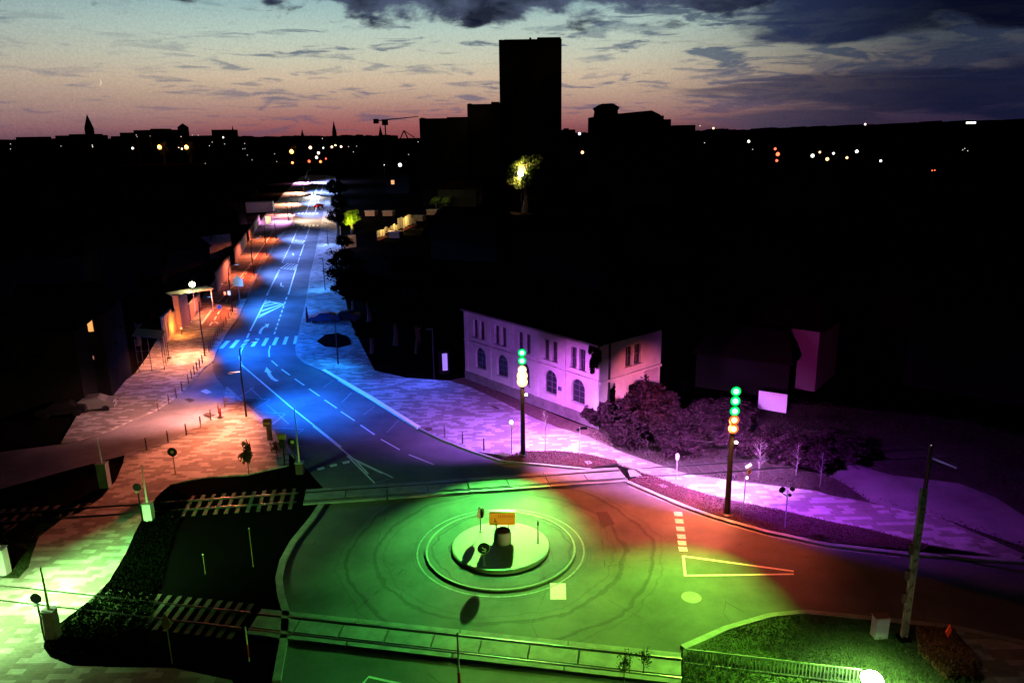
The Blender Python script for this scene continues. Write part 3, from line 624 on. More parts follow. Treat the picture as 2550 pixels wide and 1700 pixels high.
street_lamp('double-headed street lamp beyond the far headlights', (757, 480), gl, wb=38000, wo_=20000, aim=9, orange=(1, .42, .3), blue=(.25, .38, 1))
street_lamp('farthest double-headed street lamp at the end of the avenue', (769, 455), gl, wb=60000, wo_=34000, aim=9, orange=(.9, .35, .8), blue=(.35, .4, 1))
# lamps on the tree side of the avenue
def side_lamp(label, px_, d, wb, col, tgt):
    b = G(*px_, KP); t = thing('lamp_post', label, 'lamp post', b)
    MB().tube([(0, 0, 0), (0, 0, 5.4)], [.08, .05], 8).build('pole', M_dark, t); MB().box((-.3, -.1, 5.45), (.7, .25, .08)).build('lamp_head', M_dark, t)
    spot(b + Vector((-.3, -.1, 5.4)), tgt, col, wb, 130, .7, (1, 1), None, .08)
side_lamp('slim lamp post against the trees beside the blue pavement', A(2240, 430), 0, 9000, (.05, .28, 1), G(*A(2170, 420)))
side_lamp('slim lamp post where the blue paving widens into a square', A(2330, 940), 0, 9000, (.01, .22, 1), G(*A(2130, 1010)))
side_lamp('slim lamp post beside the dark end wall of the arched house', B_(640, 1040), 0, 6500, (.06, .12, 1), G(*B_(380, 1180)))
sl = A(2260, 120); side_lamp('slim lamp post under the first avenue trees', sl, 0, 12000, (.2, .36, 1), G(*A(2190, 130)))

# ------------------------------------------------------------------ the other visible or just-hidden lamps
def post_lamp(label, px_, headpx_y, r=.16, col=(1, 1, .8), k=40, name='post_lamp', h=None):
    b = G(*px_); t = thing(name, label, 'lamp', b); z = h if h else hgt(b, headpx_y)
    MB().tube([(0, 0, 0), (0, 0, z)], [.06, .04], 8).build('pole', M_dark, t)
    MB().ball((0, 0, z + r * .8), r, 16, 10).build('lamp_globe', emit('globe_%d' % int(sum(col) * 100), col, k), t, True)
    return t, b + Vector((0, 0, z + r))
b = G(2165, 1736, .11); t = thing('garden_floodlight', 'dazzling white-green floodlight low over the lawn beside the railing', 'floodlight', b, .1)
MB().tube([(0, 0, 0), (0, 0, .75)], .06, 8).build('pole', M_dark, t); MB().box((0, 0, .8), (.9, .36, .08)).build('lamp_housing', M_dark, t)
MB().lathe([(.10, .84), (.42, .86), (.50, 1.02), (.36, 1.2), (.1, 1.26)], (0, 0, 0), 9).build('lamp_glass', emit('flood_glass', (.85, 1, .75), 60), t)
p = b + Vector((0, 0, 1.0))
spot(p + Vector((0, .15, .85)), p + Vector((0, .15, 0)), (.4, 1, .22), 5200, 150, .5, (1, 1), t, .12); spot(p + Vector((0, .2, 1.0)), G(1650, 1640), (.3, 1, .08), 16000, 60, 1., (1, 1), t, .1)
spot(p + Vector((0, 0, .7)), BOARD + Vector((0, 0, 1.3)), (1, .80, .30), 17000, 10, .9, (1, 1), t, .1)  # added narrow warm fill aimed at the orange board
lb = G(-75, 1560); t = thing('lamp_post', 'lamp post casting white-green light at the plaza edge', 'lamp post', lb)
MB().tube([(0, 0, 0), (0, 0, 5.6)], [.08, .05], 8).build('pole', M_dark, t); MB().box((.2, 0, 5.65), (.7, .25, .08)).build('lamp_head', M_dark, t)
spot(lb + Vector((.2, 0, 5.45)), lb + Vector((1.2, .2, 0)), (.45, 1, .30), 13000, 122, .8, (1, 1), t, .1); spot(lb + Vector((.3, 0, 5.4)), G(300, 1430), (.30, 1, .22), 38000, 76, 1., (1, 1), t, .1)
t, p = post_lamp('bright greenish-white lantern on a post by the garden walls', A(1350, 600), 567 + 405 / 2.766, .40, (.9, 1, .5), 25, 'lantern')
bulb(p + Vector((.2, -.7, 0)), (1, .85, .35), 700, .1, t)
b = G(*A(1255, 745)) ; t = thing('wall_lamp', 'low amber lamp shining on the orange garden wall', 'lamp', b)
MB().tube([(0, 0, 0), (0, 0, 1.0)], .05, 8).build('pole', M_dark, t); MB().ball((0, 0, 1.05), .08).build('bulb', emit('amber', (1, .45, .1), 6), t)
bulb(b + Vector((-.1, -.2, 1.4)), (1, .27, .04), 1100, .08, t)
# warm pool over the corner paving (added fills at the street lamps, without heads of their own)
spot(G(*A(1697, 1300)) + Vector((-.2, -.1, 5.6)), G(*A(1600, 1390)), (1, .36, .25), 7000, 88, 1., (1, 1), None, .08)
spot(G(*A(1697, 1300)) + Vector((-.2, -.1, 6.0)), G(*C_(1350, 60)), (1, .22, .10), 27000, 66, 1., (1, 1), None, .08)
spot(G(*A(1697, 1300)) + Vector((-.3, .1, 6.0)), G(*A(1180, 1290)), (.9, .36, .35), 26000, 74, 1., (1, 1), None, .08)
spot(G(*A(1412, 882)) + Vector((-.3, .1, 5.6)), G(*A(1270, 900)), (1, .24, .10), 8000, 76, 1., (1, 1), None, .08)

spot(G(*A(1697, 1300)) + Vector((.9, .5, 6.7)), G(*A(1430, 1000)), (.05, .14, 1), 26000, 74, 1., (1, 1), None, .08)  # added blue fill over the side street mouth
# ------------------------------------------------------------------ bollards
pb = thing('bollard', 'x', 'bollard'); MB().tube([(0, 0, 0), (0, 0, 1.0), (0, 0, 1.05)], [.055, .055, .035], 10).build('shaft', mat('bollard_paint', (.05, .02, .015), .5), pb); MB().tube([(0, 0, .88), (0, 0, .93)], .062, 10).build('band', M_galv, pb)
bol = []
R1 = [Q6(*p) for p in ((755, 1425), (895, 1340), (990, 1255), (1065, 1170), (1148, 1070), (1190, 1008), (1225, 955), (1260, 905), (1297, 865), (1330, 805), (1415, 660), (1440, 615), (1462, 578), (1485, 540), (1507, 500), (1530, 460), (1558, 420), (1585, 385), (1607, 338), (1640, 290), (1675, 230), (1705, 175))] + [Q5(450, 1130), Q5(480, 1095), Q5(502, 1060)]
R2 = [Q2(*p) for p in ((80, 1250), (360, 1155), (598, 1060), (785, 960), (918, 870), (1018, 780), (1097, 695))]
R3 = [Q4(1712, 1085), Q4(1945, 1170), B_(982, 1530)]
first = [pb]
def put(px_, label, grp):
    o = first.pop() if first else copy_tree(pb)
    o.location = G(*px_, KP); o['label'] = label; o['group'] = grp
for i, p in enumerate(R1):
    put(p, 'slim dark bollard bordering the side street before the orange paving' if i < 4 else 'slim dark bollard on the bend between the side street and street lamp' if i < 10 else 'slim dark bollard in the close row from street lamp to cycle path',
        ('bollards along the side street', 'bollards on the bend', 'bollards beside the cycle path')[0 if i < 4 else 1 if i < 10 else 2])
w2 = ['darkest bollard at the shaded end of the near row', 'second bollard from the shaded end of the near row', 'third bollard from the shaded end of the near row', 'bollard on the amber patch of the near row', 'bollard standing by the pale lozenge cover', 'bollard beside the small red marker', 'bollard with the small plate on a bracket nearest the bus bay']
for p, w in zip(R2, w2): put(p, w, 'bollards in front of the corner paving')
for p, w in zip(R3, ('bollard closest to the end of the white bus kerb', 'middle bollard of three on the violet paving', 'bollard closest to the tall light column before the house')): put(p, w, 'bollards on the violet paving')
b = G(*Q2(1097, 695), KP); t = thing('small_sign', 'tiny square plate on a bracket behind the last near bollard', 'sign', b + Vector((.05, .15, 0)))
MB().tube([(0, 0, 0), (0, 0, .95), (.25, 0, .9)], .02, 6).build('bracket', M_dark, t); MB().box((.42, 0, .86), (.32, .2, .03)).build('plate', M_brick, t)
b = G(*Q2(1045, 835), KP); t = thing('traffic_marker', 'small leaning red marker on the bright corner paving', 'marker', b)
MB().box((0, 0, .55), (.16, .04, .8), R=Matrix.Rotation(.1, 3, 'Y')).build('panel', M_redp, t); MB().box((-.05, 0, .04), (.5, .3, .08)).build('foot', M_dark, t)

# ------------------------------------------------------------------ small street furniture near the roundabout
def vpost(name, label, cat, px_, ytop, r=.05, m=M_galv, z0=.1):
    b = G(*px_, z0); t = thing(name, label, cat, b); h = hgt(b, ytop) - z0
    return t, b, h
def barrier(label, px_, ytop, cab=M_conc, armm=M_white, face=-1, lights=True, z0=.1, ch=1.6, wide=.55):
    t, b, h = vpost('crossing_barrier', label, 'crossing barrier', px_, ytop)
    MB().box((0, 0, ch / 2), (wide, .5, ch)).build('cabinet', cab, t); MB().box((0, 0, ch + .03), (wide + .08, .58, .06)).build('lid', M_galv, t)
    arm = MB().tube([(0, 0, ch + .05), (0, 0, h)], [.07, .035], 8).build('arm', armm, t)
    if cab is M_redp: MB().tube([(0, 0, ch + .1), (0, 0, ch + (h - ch) * .42)], [.075, .06], 8).build('red_section', M_redp, arm)
    if lights:
        MB().tube([(-.45, -.1, 0), (-.45, -.1, 2.5)], .05, 8).build('signal_post', M_dark, t); disc(t, 'signal_disc', 2.5, .28, M_black, -.16, -.12, 0, -.45)
        MB().lathe([(.1, -.0), (.13, .1)], (-.45, -.25, 2.15), 12).build('signal_lamp', M_white, t)
    return t
barrier('raised crossing barrier with a brown cabinet and black signal disc on the green plaza edge', (136, 1590), 1412, M_brick, mat('arm_olive', (.30, .26, .10), .6), ch=1.7)
barrier('raised crossing barrier with a bright green-lit cabinet between plaza and track bed', (373, 1294), 1155, M_white, M_white, ch=1.25)
barrier('raised crossing barrier with a pale cabinet in the dark beyond the plaza', (263, 1212), 1090, M_conc, M_white, lights=False, ch=1.9, wide=.7)
barrier('tall raised barrier arm beside the road at the rear deck', (748, 1178), 1008, M_rust, mat('arm_yellow', (.5, .42, .22), .6), lights=False, ch=.9)
barrier('raised barrier arm in front of the front crossing deck', (1147, 1790), 1573, M_redp, M_white, lights=False, ch=1.0)
barrier('floodlit raised crossing barrier at the plaza rim next to the lamp', (12, 1428), 1290, M_white, M_white, ch=1.7)
# catenary mast
t, b, h = vpost('catenary_mast', 'tall weathered lattice mast with a sloping arm in the lawn', 'mast', E_(1520, 1268), 1215)
mm = mat('mast_paint', (.13, .135, .09), .7, .55, 3)
for s_ in (-1, 1): MB().box((s_ * .12, 0, h / 2), (.055, .2, h)).build('flange', mm, t)
MB().box((0, 0, h / 2), (.19, .05, h)).build('web', mm, t)
lat = MB()
for i in range(12): z = h * (i + .5) / 12; lat.box((0, -.09, z), (.26, .03, .05), R=Matrix.Rotation(.7 if i % 2 else -.7, 3, 'Y'))
lat.build('lattice_bars', M_rust, t)
MB().box((0, 0, .1), (.55, .5, .2)).build('footing', M_ballast, t)
MB().tube([(.1, 0, h), (.12, 0, h + 1.6)], .05, 8).build('mast_head', M_dark, t); MB().tube([(.12, 0, h + 1.55), (1.75, .6, h + .75)], .045, 8).build('arm', mat('arm_grey', (.4, .4, .45), .5), t)
for z in (h * .45, h * .62, h * .3): MB().box((-.3, -.1, z), (.18, .16, .5)).build('bracket_box', M_rust, t)
bulb(b + Vector((1.3, .2, h + 1.9)), (.35, .2, 1), 25, .05, t)
# cabinet + red marker in the lawn
b = G(*E_(1350, 1245), .11); t = thing('control_cabinet', 'pale green-lit control cabinet in the lawn beside the mast', 'cabinet', b, .06)
MB().box((0, 0, .62), (.70, .45, 1.05)).build('body', mat('cabinet_grey', (.2, .2, .19), .6, .25, 4), t); MB().box((0, 0, 1.2), (.78, .53, .07)).build('lid', M_brick, t); MB().box((0, 0, .04), (.7, .45, .08)).build('plinth', M_conc, t)
MB().box((0, -.231, .62), (.6, .012, .9)).build('door', mat('door_paint', (.24, .25, .22), .5, .2, 5), t)
b = G(*E_(1820, 1275), .1); t = thing('warning_sign', 'small bright orange-red diamond sign by the dark planted hump', 'sign', b, .3)
h = hgt(b, E_(0, 1205)[1]) - .1
v = MB(); v.add([(0, yy, h + .42) if k == 0 else (.19, yy, h) if k == 1 else (0, yy, h - .42) if k == 2 else (-.19, yy, h) for yy in (-.03, 0) for k in range(4)], [(0, 3, 2, 1), (4, 5, 6, 7), (0, 1, 5, 4), (1, 2, 6, 5), (2, 3, 7, 6), (3, 0, 4, 7)]); v.build('panel', mat('signal_red', (.9, .08, .02), .5), t)
MB().tube([(0, .03, 0), (0, .03, h)], .025, 6).build('post', M_dark, t)
bulb(b + Vector((-1.2, -1.6, 1.8)), (1, .5, .2), 30, .1, t)
# round-top sign on the corner paving
b = G(*Q2(455, 1568), KP); t = thing('round_sign', 'round dark-rimmed sign on a thin post over the brown paving', 'sign', b); h = hgt(b, Q2(0, 1278)[1]) - KP
post(t, h, .04, mat('brown_post', (.18, .12, .05), .6)); disc(t, 'rim', h, .36, M_rust, -.06, -.03); disc(t, 'sign_face', h, .13, M_white, -.075, -.06)
# bus stop sign box
b = G(*K(620, 1000, 7.84)(440, 930), KP); t = thing('bus_stop_sign', 'boxy bus stop sign with a long timetable panel beside the road', 'bus stop sign', b)
qy = lambda y: hgt(b, K(620, 1000, 7.84)(0, y)[1]) - KP
MB().tube([(0, 0, 0), (0, 0, qy(340))], .04, 8).build('post', M_galv, t)
MB().box((-.1, -.05, (qy(465) + qy(335)) / 2), (.62, .32, qy(335) - qy(465))).build('sign_box', mat('ochre_box', (.18, .11, .03), .6), t)
MB().box((-.1, -.22, qy(410)), (.56, .02, .16)).build('strip', mat('ochre_strip', (.5, .4, .2), .6), t)
MB().box((-.02, -.05, (qy(745) + qy(480)) / 2), (.42, .12, qy(480) - qy(745))).build('timetable_panel', M_brick, t)
# signal heads next to it
QS = K(620, 1000, 7.84)
b = G(*QS(700, 1240), KP); t = thing('crossing_signal', 'dark crossing signal with a yellow hood beside the shrubs', 'signal', b); q = lambda y: hgt(b, QS(0, y)[1]) - KP
MB().tube([(0, 0, 0), (0, 0, q(660))], .07, 8).build('post', M_dark, t); MB().box((0, -.05, q(680)), (.6, .3, .45)).build('hood', mat('yellow_hood', (.35, .25, .04), .6), t)
MB().box((0, -.05, q(800)), (.42, .3, .75)).build('signal_head', M_dark, t); disc(t, 'signal_lens', q(790), .13, M_rust, -.24, -.2)
b = G(*QS(905, 1190), KP); t = thing('crossing_signal', 'short post with a round two-part signal disc by the barrier arm', 'signal', b); q = lambda y: hgt(b, QS(0, y)[1]) - KP
MB().tube([(0, 0, 0), (0, 0, q(760))], .05, 8).build('post', M_dark, t); disc(t, 'signal_disc', q(775), .32, M_black, -.1, -.06, 0, -.12); disc(t, 'signal_lens', q(775), .14, mat('dim_green', (.25, .4, .12), .4), -.13, -.1, 0, -.05)
MB().box((0, 0, q(890)), (.34, .2, .2)).build('bracket_box', M_dark, t)
# dark bed posts and signs
for px0, y1, lab in (((512, 1429), 1380, 'thin leaning marker stake in the dark bed'), ((631, 1411), 1315, 'taller thin stake in the dark bed nearer the kerb')):
    t, b, h = vpost('stake', lab, 'stake', px0, y1, z0=.03); MB().tube([(0, 0, 0), (0, 0, h)], .025, 6).build('shaft', mat('stake_wood', (.2, .13, .06), .8), t); MB().ball((0, 0, h), .045).build('cap', M_white, t)
t, b, h = vpost('striped_post', 'thin red and white post at the corner of the front deck', 'post', C_(1718, 1415), C_(0, 1178)[1], z0=.03)
MB().tube([(0, 0, 0), (0, 0, h)], .035, 8).build('shaft', M_white, t)
MB().tube([(0, 0, h * .12), (0, 0, h * .5)], .04, 8).build('red_section', M_redp, t)
t, b, h = vpost('warning_sign', 'warning sign with a pointed red-edged top over the lit sleepers', 'sign', C_(1187, 1432), C_(0, 1072)[1], z0=.03)
MB().tube([(0, 0, 0), (0, 0, h - .2)], .03, 8).build('post', mat('stake_wood', (.2, .13, .06), .8), t)
zb = hgt(b, C_(0, 1190)[1]) - .03; zt = h; wv = .34
v = MB(); v.add([(x, y, z) for y in (-.05, -.02) for x, z in ((-wv * .6, zb + .1), (0, zb), (wv * .6, zb + .12), (wv * .6, zb + .45), (0, zt), (-wv * .6, zb + .4))], [(0, 1, 2, 3, 4, 5), (11, 10, 9, 8, 7, 6)] + [(i, i + 6, (i + 1) % 6 + 6, (i + 1) % 6) for i in range(6)]); v.build('panel', mat('pinkish_sign', (.45, .2, .12), .6), t)

# signs along the cycle path
b = G(*A(1655, 520), KP); t = thing('direction_board', 'pale house-shaped sign board on a post above the cycle path', 'sign', b); h = hgt(b, 700) - KP; u_ = 2.0
MB().tube([(0, 0, 0), (0, 0, h)], .05, 8).build('post', M_galv, t)
v = MB(); w_ = .75; v.add([(x, y, h + z) for y in (-.06, -.02) for x, z in ((-w_, -.8), (w_, -.8), (w_, .25), (0.0, .95), (-w_, .25))], [(0, 1, 2, 3, 4), (9, 8, 7, 6, 5)] + [(i, i + 5, (i + 1) % 5 + 5, (i + 1) % 5) for i in range(5)]); v.build('panel', mat('bluish_white', (.35, .5, .58), .5), t)
bulb(b + Vector((.6, -1.6, h + .2)), (.4, .7, 1), 40, .1, t)
b = G(*A(1522, 640), KP); t = thing('cycle_sign', 'small square blue sign over the red cycle path', 'sign', b); h = hgt(b, A(0, 545)[1]) - KP
MB().tube([(0, 0, 0), (0, 0, h)], .03, 6).build('post', M_dark, t); MB().box((0, -.04, h), (.62, .03, .62)).build('panel', mat('pale_rim', (.5, .5, .8), .5), t); MB().box((0, -.062, h), (.5, .012, .5)).build('sign_face', mat('sign_blue', (.02, .16, .8), .5), t)
bulb(b + Vector((0, -1.3, h + .3)), (.3, .5, 1), 22, .1, t)
lp = G(*A(1602, 580), KP); t = thing('lamp_banner', 'pair of small bright panels hung on the lamp by the cycle path', 'panel', lp + Vector((0, -.1, 0))); h = hgt(lp, A(0, 447)[1]) - KP
MB().box((-.12, -.1, h), (.42, .05, .62)).build('panel', emit('lit_blue_panel', (.35, .6, 1), 1.0), t); MB().box((-.75, -.1, h - .05), (.3, .05, .5)).build('panel', mat('grey_panel', (.4, .3, .3), .5), t); MB().tube([(-.9, -.06, h), (.1, -.06, h)], .02, 6).build('bar', M_dark, t)

# ------------------------------------------------------------------ vegetation
def leaf_mesh(name, n_, R, sc=(1, 1, 1), size=.12, clumps=40, seed=1, shell=.6):
    rg = np.random.default_rng(seed)
    cc = rg.normal(size=(clumps, 3)); cc /= np.linalg.norm(cc, axis=1)[:, None]; cc *= (shell + (1 - shell) * rg.random((clumps, 1)))**1 * R * rg.uniform(.55, 1.0, (clumps, 1))
    cr_ = R * rg.uniform(.16, .34, clumps)
    k = rg.integers(0, clumps, n_); d = rg.normal(size=(n_, 3)); d /= np.linalg.norm(d, axis=1)[:, None]
    p = cc[k] + d * (cr_[k] * rg.random(n_) ** .45)[:, None]
    p *= np.array(sc)
    a = rg.normal(size=(n_, 3)); a /= np.linalg.norm(a, axis=1)[:, None]; b = np.cross(a, rg.normal(size=(n_, 3))); b /= np.linalg.norm(b, axis=1)[:, None]
    s_ = size * rg.uniform(.5, 1.3, n_)[:, None]
    v = np.stack([p - a * s_, p + b * s_ * .5, p + a * s_, p - b * s_ * .5], axis=1).reshape(-1, 3)
    me = bpy.data.meshes.new(name); me.vertices.add(len(v)); me.vertices.foreach_set('co', v.ravel().astype(np.float32))
    me.loops.add(4 * n_); me.loops.foreach_set('vertex_index', np.arange(4 * n_, dtype=np.int32)); me.polygons.add(n_)
    me.polygons.foreach_set('loop_start', np.arange(0, 4 * n_, 4, dtype=np.int32)); me.update(calc_edges=True); me.validate(); return me
def obj(name, me, m, parent=None, loc=(0, 0, 0), sc=(1, 1, 1)):
    o = bpy.data.objects.new(name, me); COL.objects.link(o)
    if not me.materials: me.materials.append(m)
    o.location = loc; o.scale = sc
    if parent: o.parent = parent
    return o
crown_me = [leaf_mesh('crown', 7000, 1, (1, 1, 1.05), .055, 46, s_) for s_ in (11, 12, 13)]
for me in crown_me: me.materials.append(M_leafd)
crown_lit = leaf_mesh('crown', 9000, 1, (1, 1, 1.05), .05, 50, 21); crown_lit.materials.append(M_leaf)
trunk_me = []
for s_ in (1, 2):
    random.seed(s_); m_ = MB(); m_.tube([(0, 0, 0), (.03, .02, .3), (0, 0, .62), (.04, 0, 1.)], [.075, .055, .045, .02], 8)
    for k in range(6):
        a = k * 1.05 + random.random(); z = .42 + .07 * k; m_.tube([(0, 0, z), (.16 * math.cos(a), .16 * math.sin(a), z + .14), (.34 * math.cos(a), .34 * math.sin(a), z + .24)], [.028, .018, .006], 6)
    me = bpy.data.meshes.new('trunk'); me.from_pydata(m_.v, [], m_.f); me.materials.append(M_bark); trunk_me.append(me)
def tree(label, loc, h, r, grp=None, me=None, rz=0., name='tree'):
    t = thing(name, label, 'tree', loc, rz, grp); ch = h * .62
    obj('trunk', random.choice(trunk_me), M_bark, t, (0, 0, 0), (h * .8, h * .8, h * .85))
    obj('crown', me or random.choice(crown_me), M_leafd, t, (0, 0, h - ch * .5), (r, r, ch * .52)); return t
random.seed(5)
grp = 'avenue trees hiding the dark side of the road'
# dark tree line on the east side of the avenue
for i, (x, y, h, r) in enumerate(((838, 520, 11, 4.2), (846, 556, 9, 3.0), (842, 592, 8, 2.6), (858, 640, 5, 2.2), (857, 700, 6, 3.0), (872, 745, 7, 3.6), (880, 790, 7, 3.6), (920, 820, 8, 4.4), (1090, 640, 7, 4), (1010, 720, 6, 3.4), (1060, 800, 9, 5), (1040, 880, 7, 3.6), (985, 860, 6, 3.2), (925, 880, 4, 2.2))):
    tree(('tall dark tree overhanging the far violet crossing', 'dark tree opposite the hatched boxes', 'dark round tree whose crown hides the pavement edge', 'dark tree beside the garden with the lit wall', 'dark tree where the blue pavement narrows', 'low dark tree by the slim lamp post', 'dark tree above the oval dark bed', 'dark tree behind the parked car', 'dark tree in the unlit gardens near the yellow fence', 'dark tree in the unlit gardens behind the paved square', 'dark tree behind the arched house gable', 'bushy dark tree beside the white doorway light', 'low dark tree at the edge of the paved square', 'dark shrub-like tree on the blue paving edge')[i], G(x, y), h, r)
lft = ((60, 700, 10, 6), (170, 640, 11, 6), (300, 600, 11, 6), (430, 600, 10, 5), (500, 560, 10, 5), (380, 720, 8, 4), (230, 960, 8, 4.5), (60, 1010, 9, 5), (520, 640, 7, 3.4), (570, 600, 8, 3.6), (345, 860, 6, 2.6), (600, 530, 9, 4), (640, 500, 9, 5))
for i, (x, y, h, r) in enumerate(lft):
    tree(('dark tree in the far corner of the unlit western gardens', 'dark spreading tree among the western roofs', 'dark tall tree behind the row of lit windows', 'dark tree above the garden wall lantern', 'dark tree behind the pink wall', 'dark small tree above the orange wall', 'dark tree in front of the unlit houses', 'dark broad tree beside the parked cars', 'dark leaning tree shading the cycle path', 'dark tree at the bend of the cycle path', 'dark shrub tree behind the frame shelter', 'dark tree by the violet far building', 'dark tree where the avenue fades out')[i], G(x, y), h, r)
# lit trees
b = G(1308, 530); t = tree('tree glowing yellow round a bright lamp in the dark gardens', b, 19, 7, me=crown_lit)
p = at(1297, 432, b.y - 4.8); t2_ = thing('garden_lamp', 'dazzling warm lamp in front of the glowing tree', 'lamp', (p.x, p.y, 0))
MB().tube([(0, 0, 0), (0, 0, p.z)], [.1, .06], 8).build('pole', M_dark, t2_); MB().ball((0, 0, p.z), .9, 16, 10).build('lamp_globe', emit('garden_globe', (1, .9, .6), 40), t2_, True)
spot(p + Vector((0, -.5, 1.6)), p + Vector((1, 6, .5)), (1, .66, .24), 60000, 125, .5, (1, 1), t2_, .3); spot(p + Vector((-.5, -.6, -1.2)), p + Vector((-2, 5, -6)), (1, .62, .24), 40000, 120, .8, (1, 1), t2_, .3)
b = G(876, 588); tree('small tree lit bright yellow-green beyond the avenue', b, 7, 2.7, me=crown_lit)
q = thing('spotlight', 'ground spotlight under the yellow-green tree', 'spotlight', b + Vector((.5, -3, 0))); MB().box((0, 0, .2), (.3, .3, .3)).build('lamp_box', M_dark, q)
spot(b + Vector((.5, -5, 3.5)), b + Vector((0, 0, 4.8)), (1, 1, .06), 30000, 75, .8, (1, 1), q, .1)
# slender lit trees and shrubs near the corner
random.seed(3)
def sapling(label, loc, h, m, r=.5, n_=1400, seed=4, leafless=False, name='sapling', up=.5):
    t = thing(name, label, 'sapling', loc); tr = MB(); tr.tube([(0, 0, 0), (.02, .01, h * .5), (0, 0, h)], [.035, .022, .006], 6)
    rg = random.Random(seed)
    for k in range(22 if leafless else 14):
        z = h * (.28 + .65 * k / 22); a = rg.random() * 6.28; l = r * (1.15 - .8 * z / h) * rg.uniform(.7, 1.3); tr.tube([(0, 0, z), (l * .5 * math.cos(a), l * .5 * math.sin(a), z + l * up * .7), (l * math.cos(a), l * math.sin(a), z + l * up * 1.8)], [.012, .008, .003], 5)
    tr.build('trunk', M_bark if m is not M_leafp else mat('pale_bark', (.16, .13, .12), .8), t)
    if not leafless: obj('crown', leaf_mesh('crown', n_, 1, (1, 1, 1), .09, 34, seed, .2), m, t, (0, 0, h * .58), (r, r, h * .42)).data.materials
    return t
b = G(*Q2(1410, 1568), KP); sapling('feathery russet sapling at the edge of the orange paving', b, hgt(b, Q2(0, 1110)[1]) - KP, M_leafr, .62, 1500, 4)
b = G(*QS(560, 1150), KP); sapling('ragged shrub sapling around the crossing signal', b, 2.0, M_leafr, .55, 700, 6)
b = G(*Q7(1010, 1470), KP); sapling('bare pale sapling between the light column and the house', b, 3.6, M_leafp, .8, 0, 7, True)
b = G(*E_(520, 165), .05); sapling('bare pale sapling on the bank behind the bright column', b, 3.2, M_leafp, .9, 0, 8, True)
b = G(*E_(780, 135), .05); sapling('thin staked bare sapling near the dark end of the bank', b, 2.6, M_leafp, .6, 0, 9, True)
b = G(*E_(945, 215), .05); sapling('thin bare sapling above the bend of the purple path', b, 2.8, M_leafp, .6, 0, 10, True)
b = G(*D_(1945, 1560), .1); sapling('spiky young tree with dark twigs at the railing corner', b, 1.9, M_leaf, .5, 350, 12)
b = G(*D_(2080, 1500), .1); sapling('second spiky young tree beside the railing corner', b, 1.5, M_leaf, .5, 350, 13)
shrub_me = leaf_mesh('foliage', 8000, 1, (1, 1, .9), .075, 60, 31, .15); shrub_me.materials.append(M_leafp)
def shrub(label, loc, r, h, grp=None):
    t = thing('shrub', label, 'shrub', loc, random.random() * 6, grp); st = MB()
    for k in range(6):
        a = k * 1.05; st.tube([(0, 0, 0), (.4 * r * math.cos(a), .4 * r * math.sin(a), h * .6)], [.04, .012], 5)
    st.build('stem', M_bark, t); obj('foliage', shrub_me, M_leafp, t, (0, 0, h * .5), (r * 1.3, r * 1.3, h * .72))
labs = ['shrub leaning on the front corner of the arched house', 'purple-lit shrub beside the house corner', 'broad purple-lit shrub in the middle of the hedge mass', 'high shrub at the back of the hedge mass', 'shrub with pale dots behind the violet path', 'low shrub near the thin path post', 'dark-violet shrub under the glowing light column', 'shrub between hedge mass and railway', 'high dark shrub against the pink side wall', 'small shrub behind the second light column', 'low shrub by the bare saplings', 'dark shrub at the end of the bank', 'shrub below the violet board', 'rounded shrub at the yard edge']
for lab, (x, y, r, h) in zip(labs, ((1482, 1062, 1.0, 2.2), (1530, 1075, 1.5, 2.4), (1585, 1080, 1.9, 2.6), (1620, 1040, 2.2, 3.2), (1650, 1095, 1.7, 2.2), (1560, 1110, 1.3, 1.5), (1715, 1080, 2.0, 2.4), (1690, 1130, 1.6, 1.4), (1560, 1030, 1.8, 3.6), (1860, 1130, 2.0, 2.2), (1930, 1140, 1.8, 2.0), (2010, 1160, 1.8, 1.6), (1800, 1060, 2.6, 2.4), (2080, 1130, 2.4, 1.4))):
    shrub(lab, G(x, y, .04), r, h)
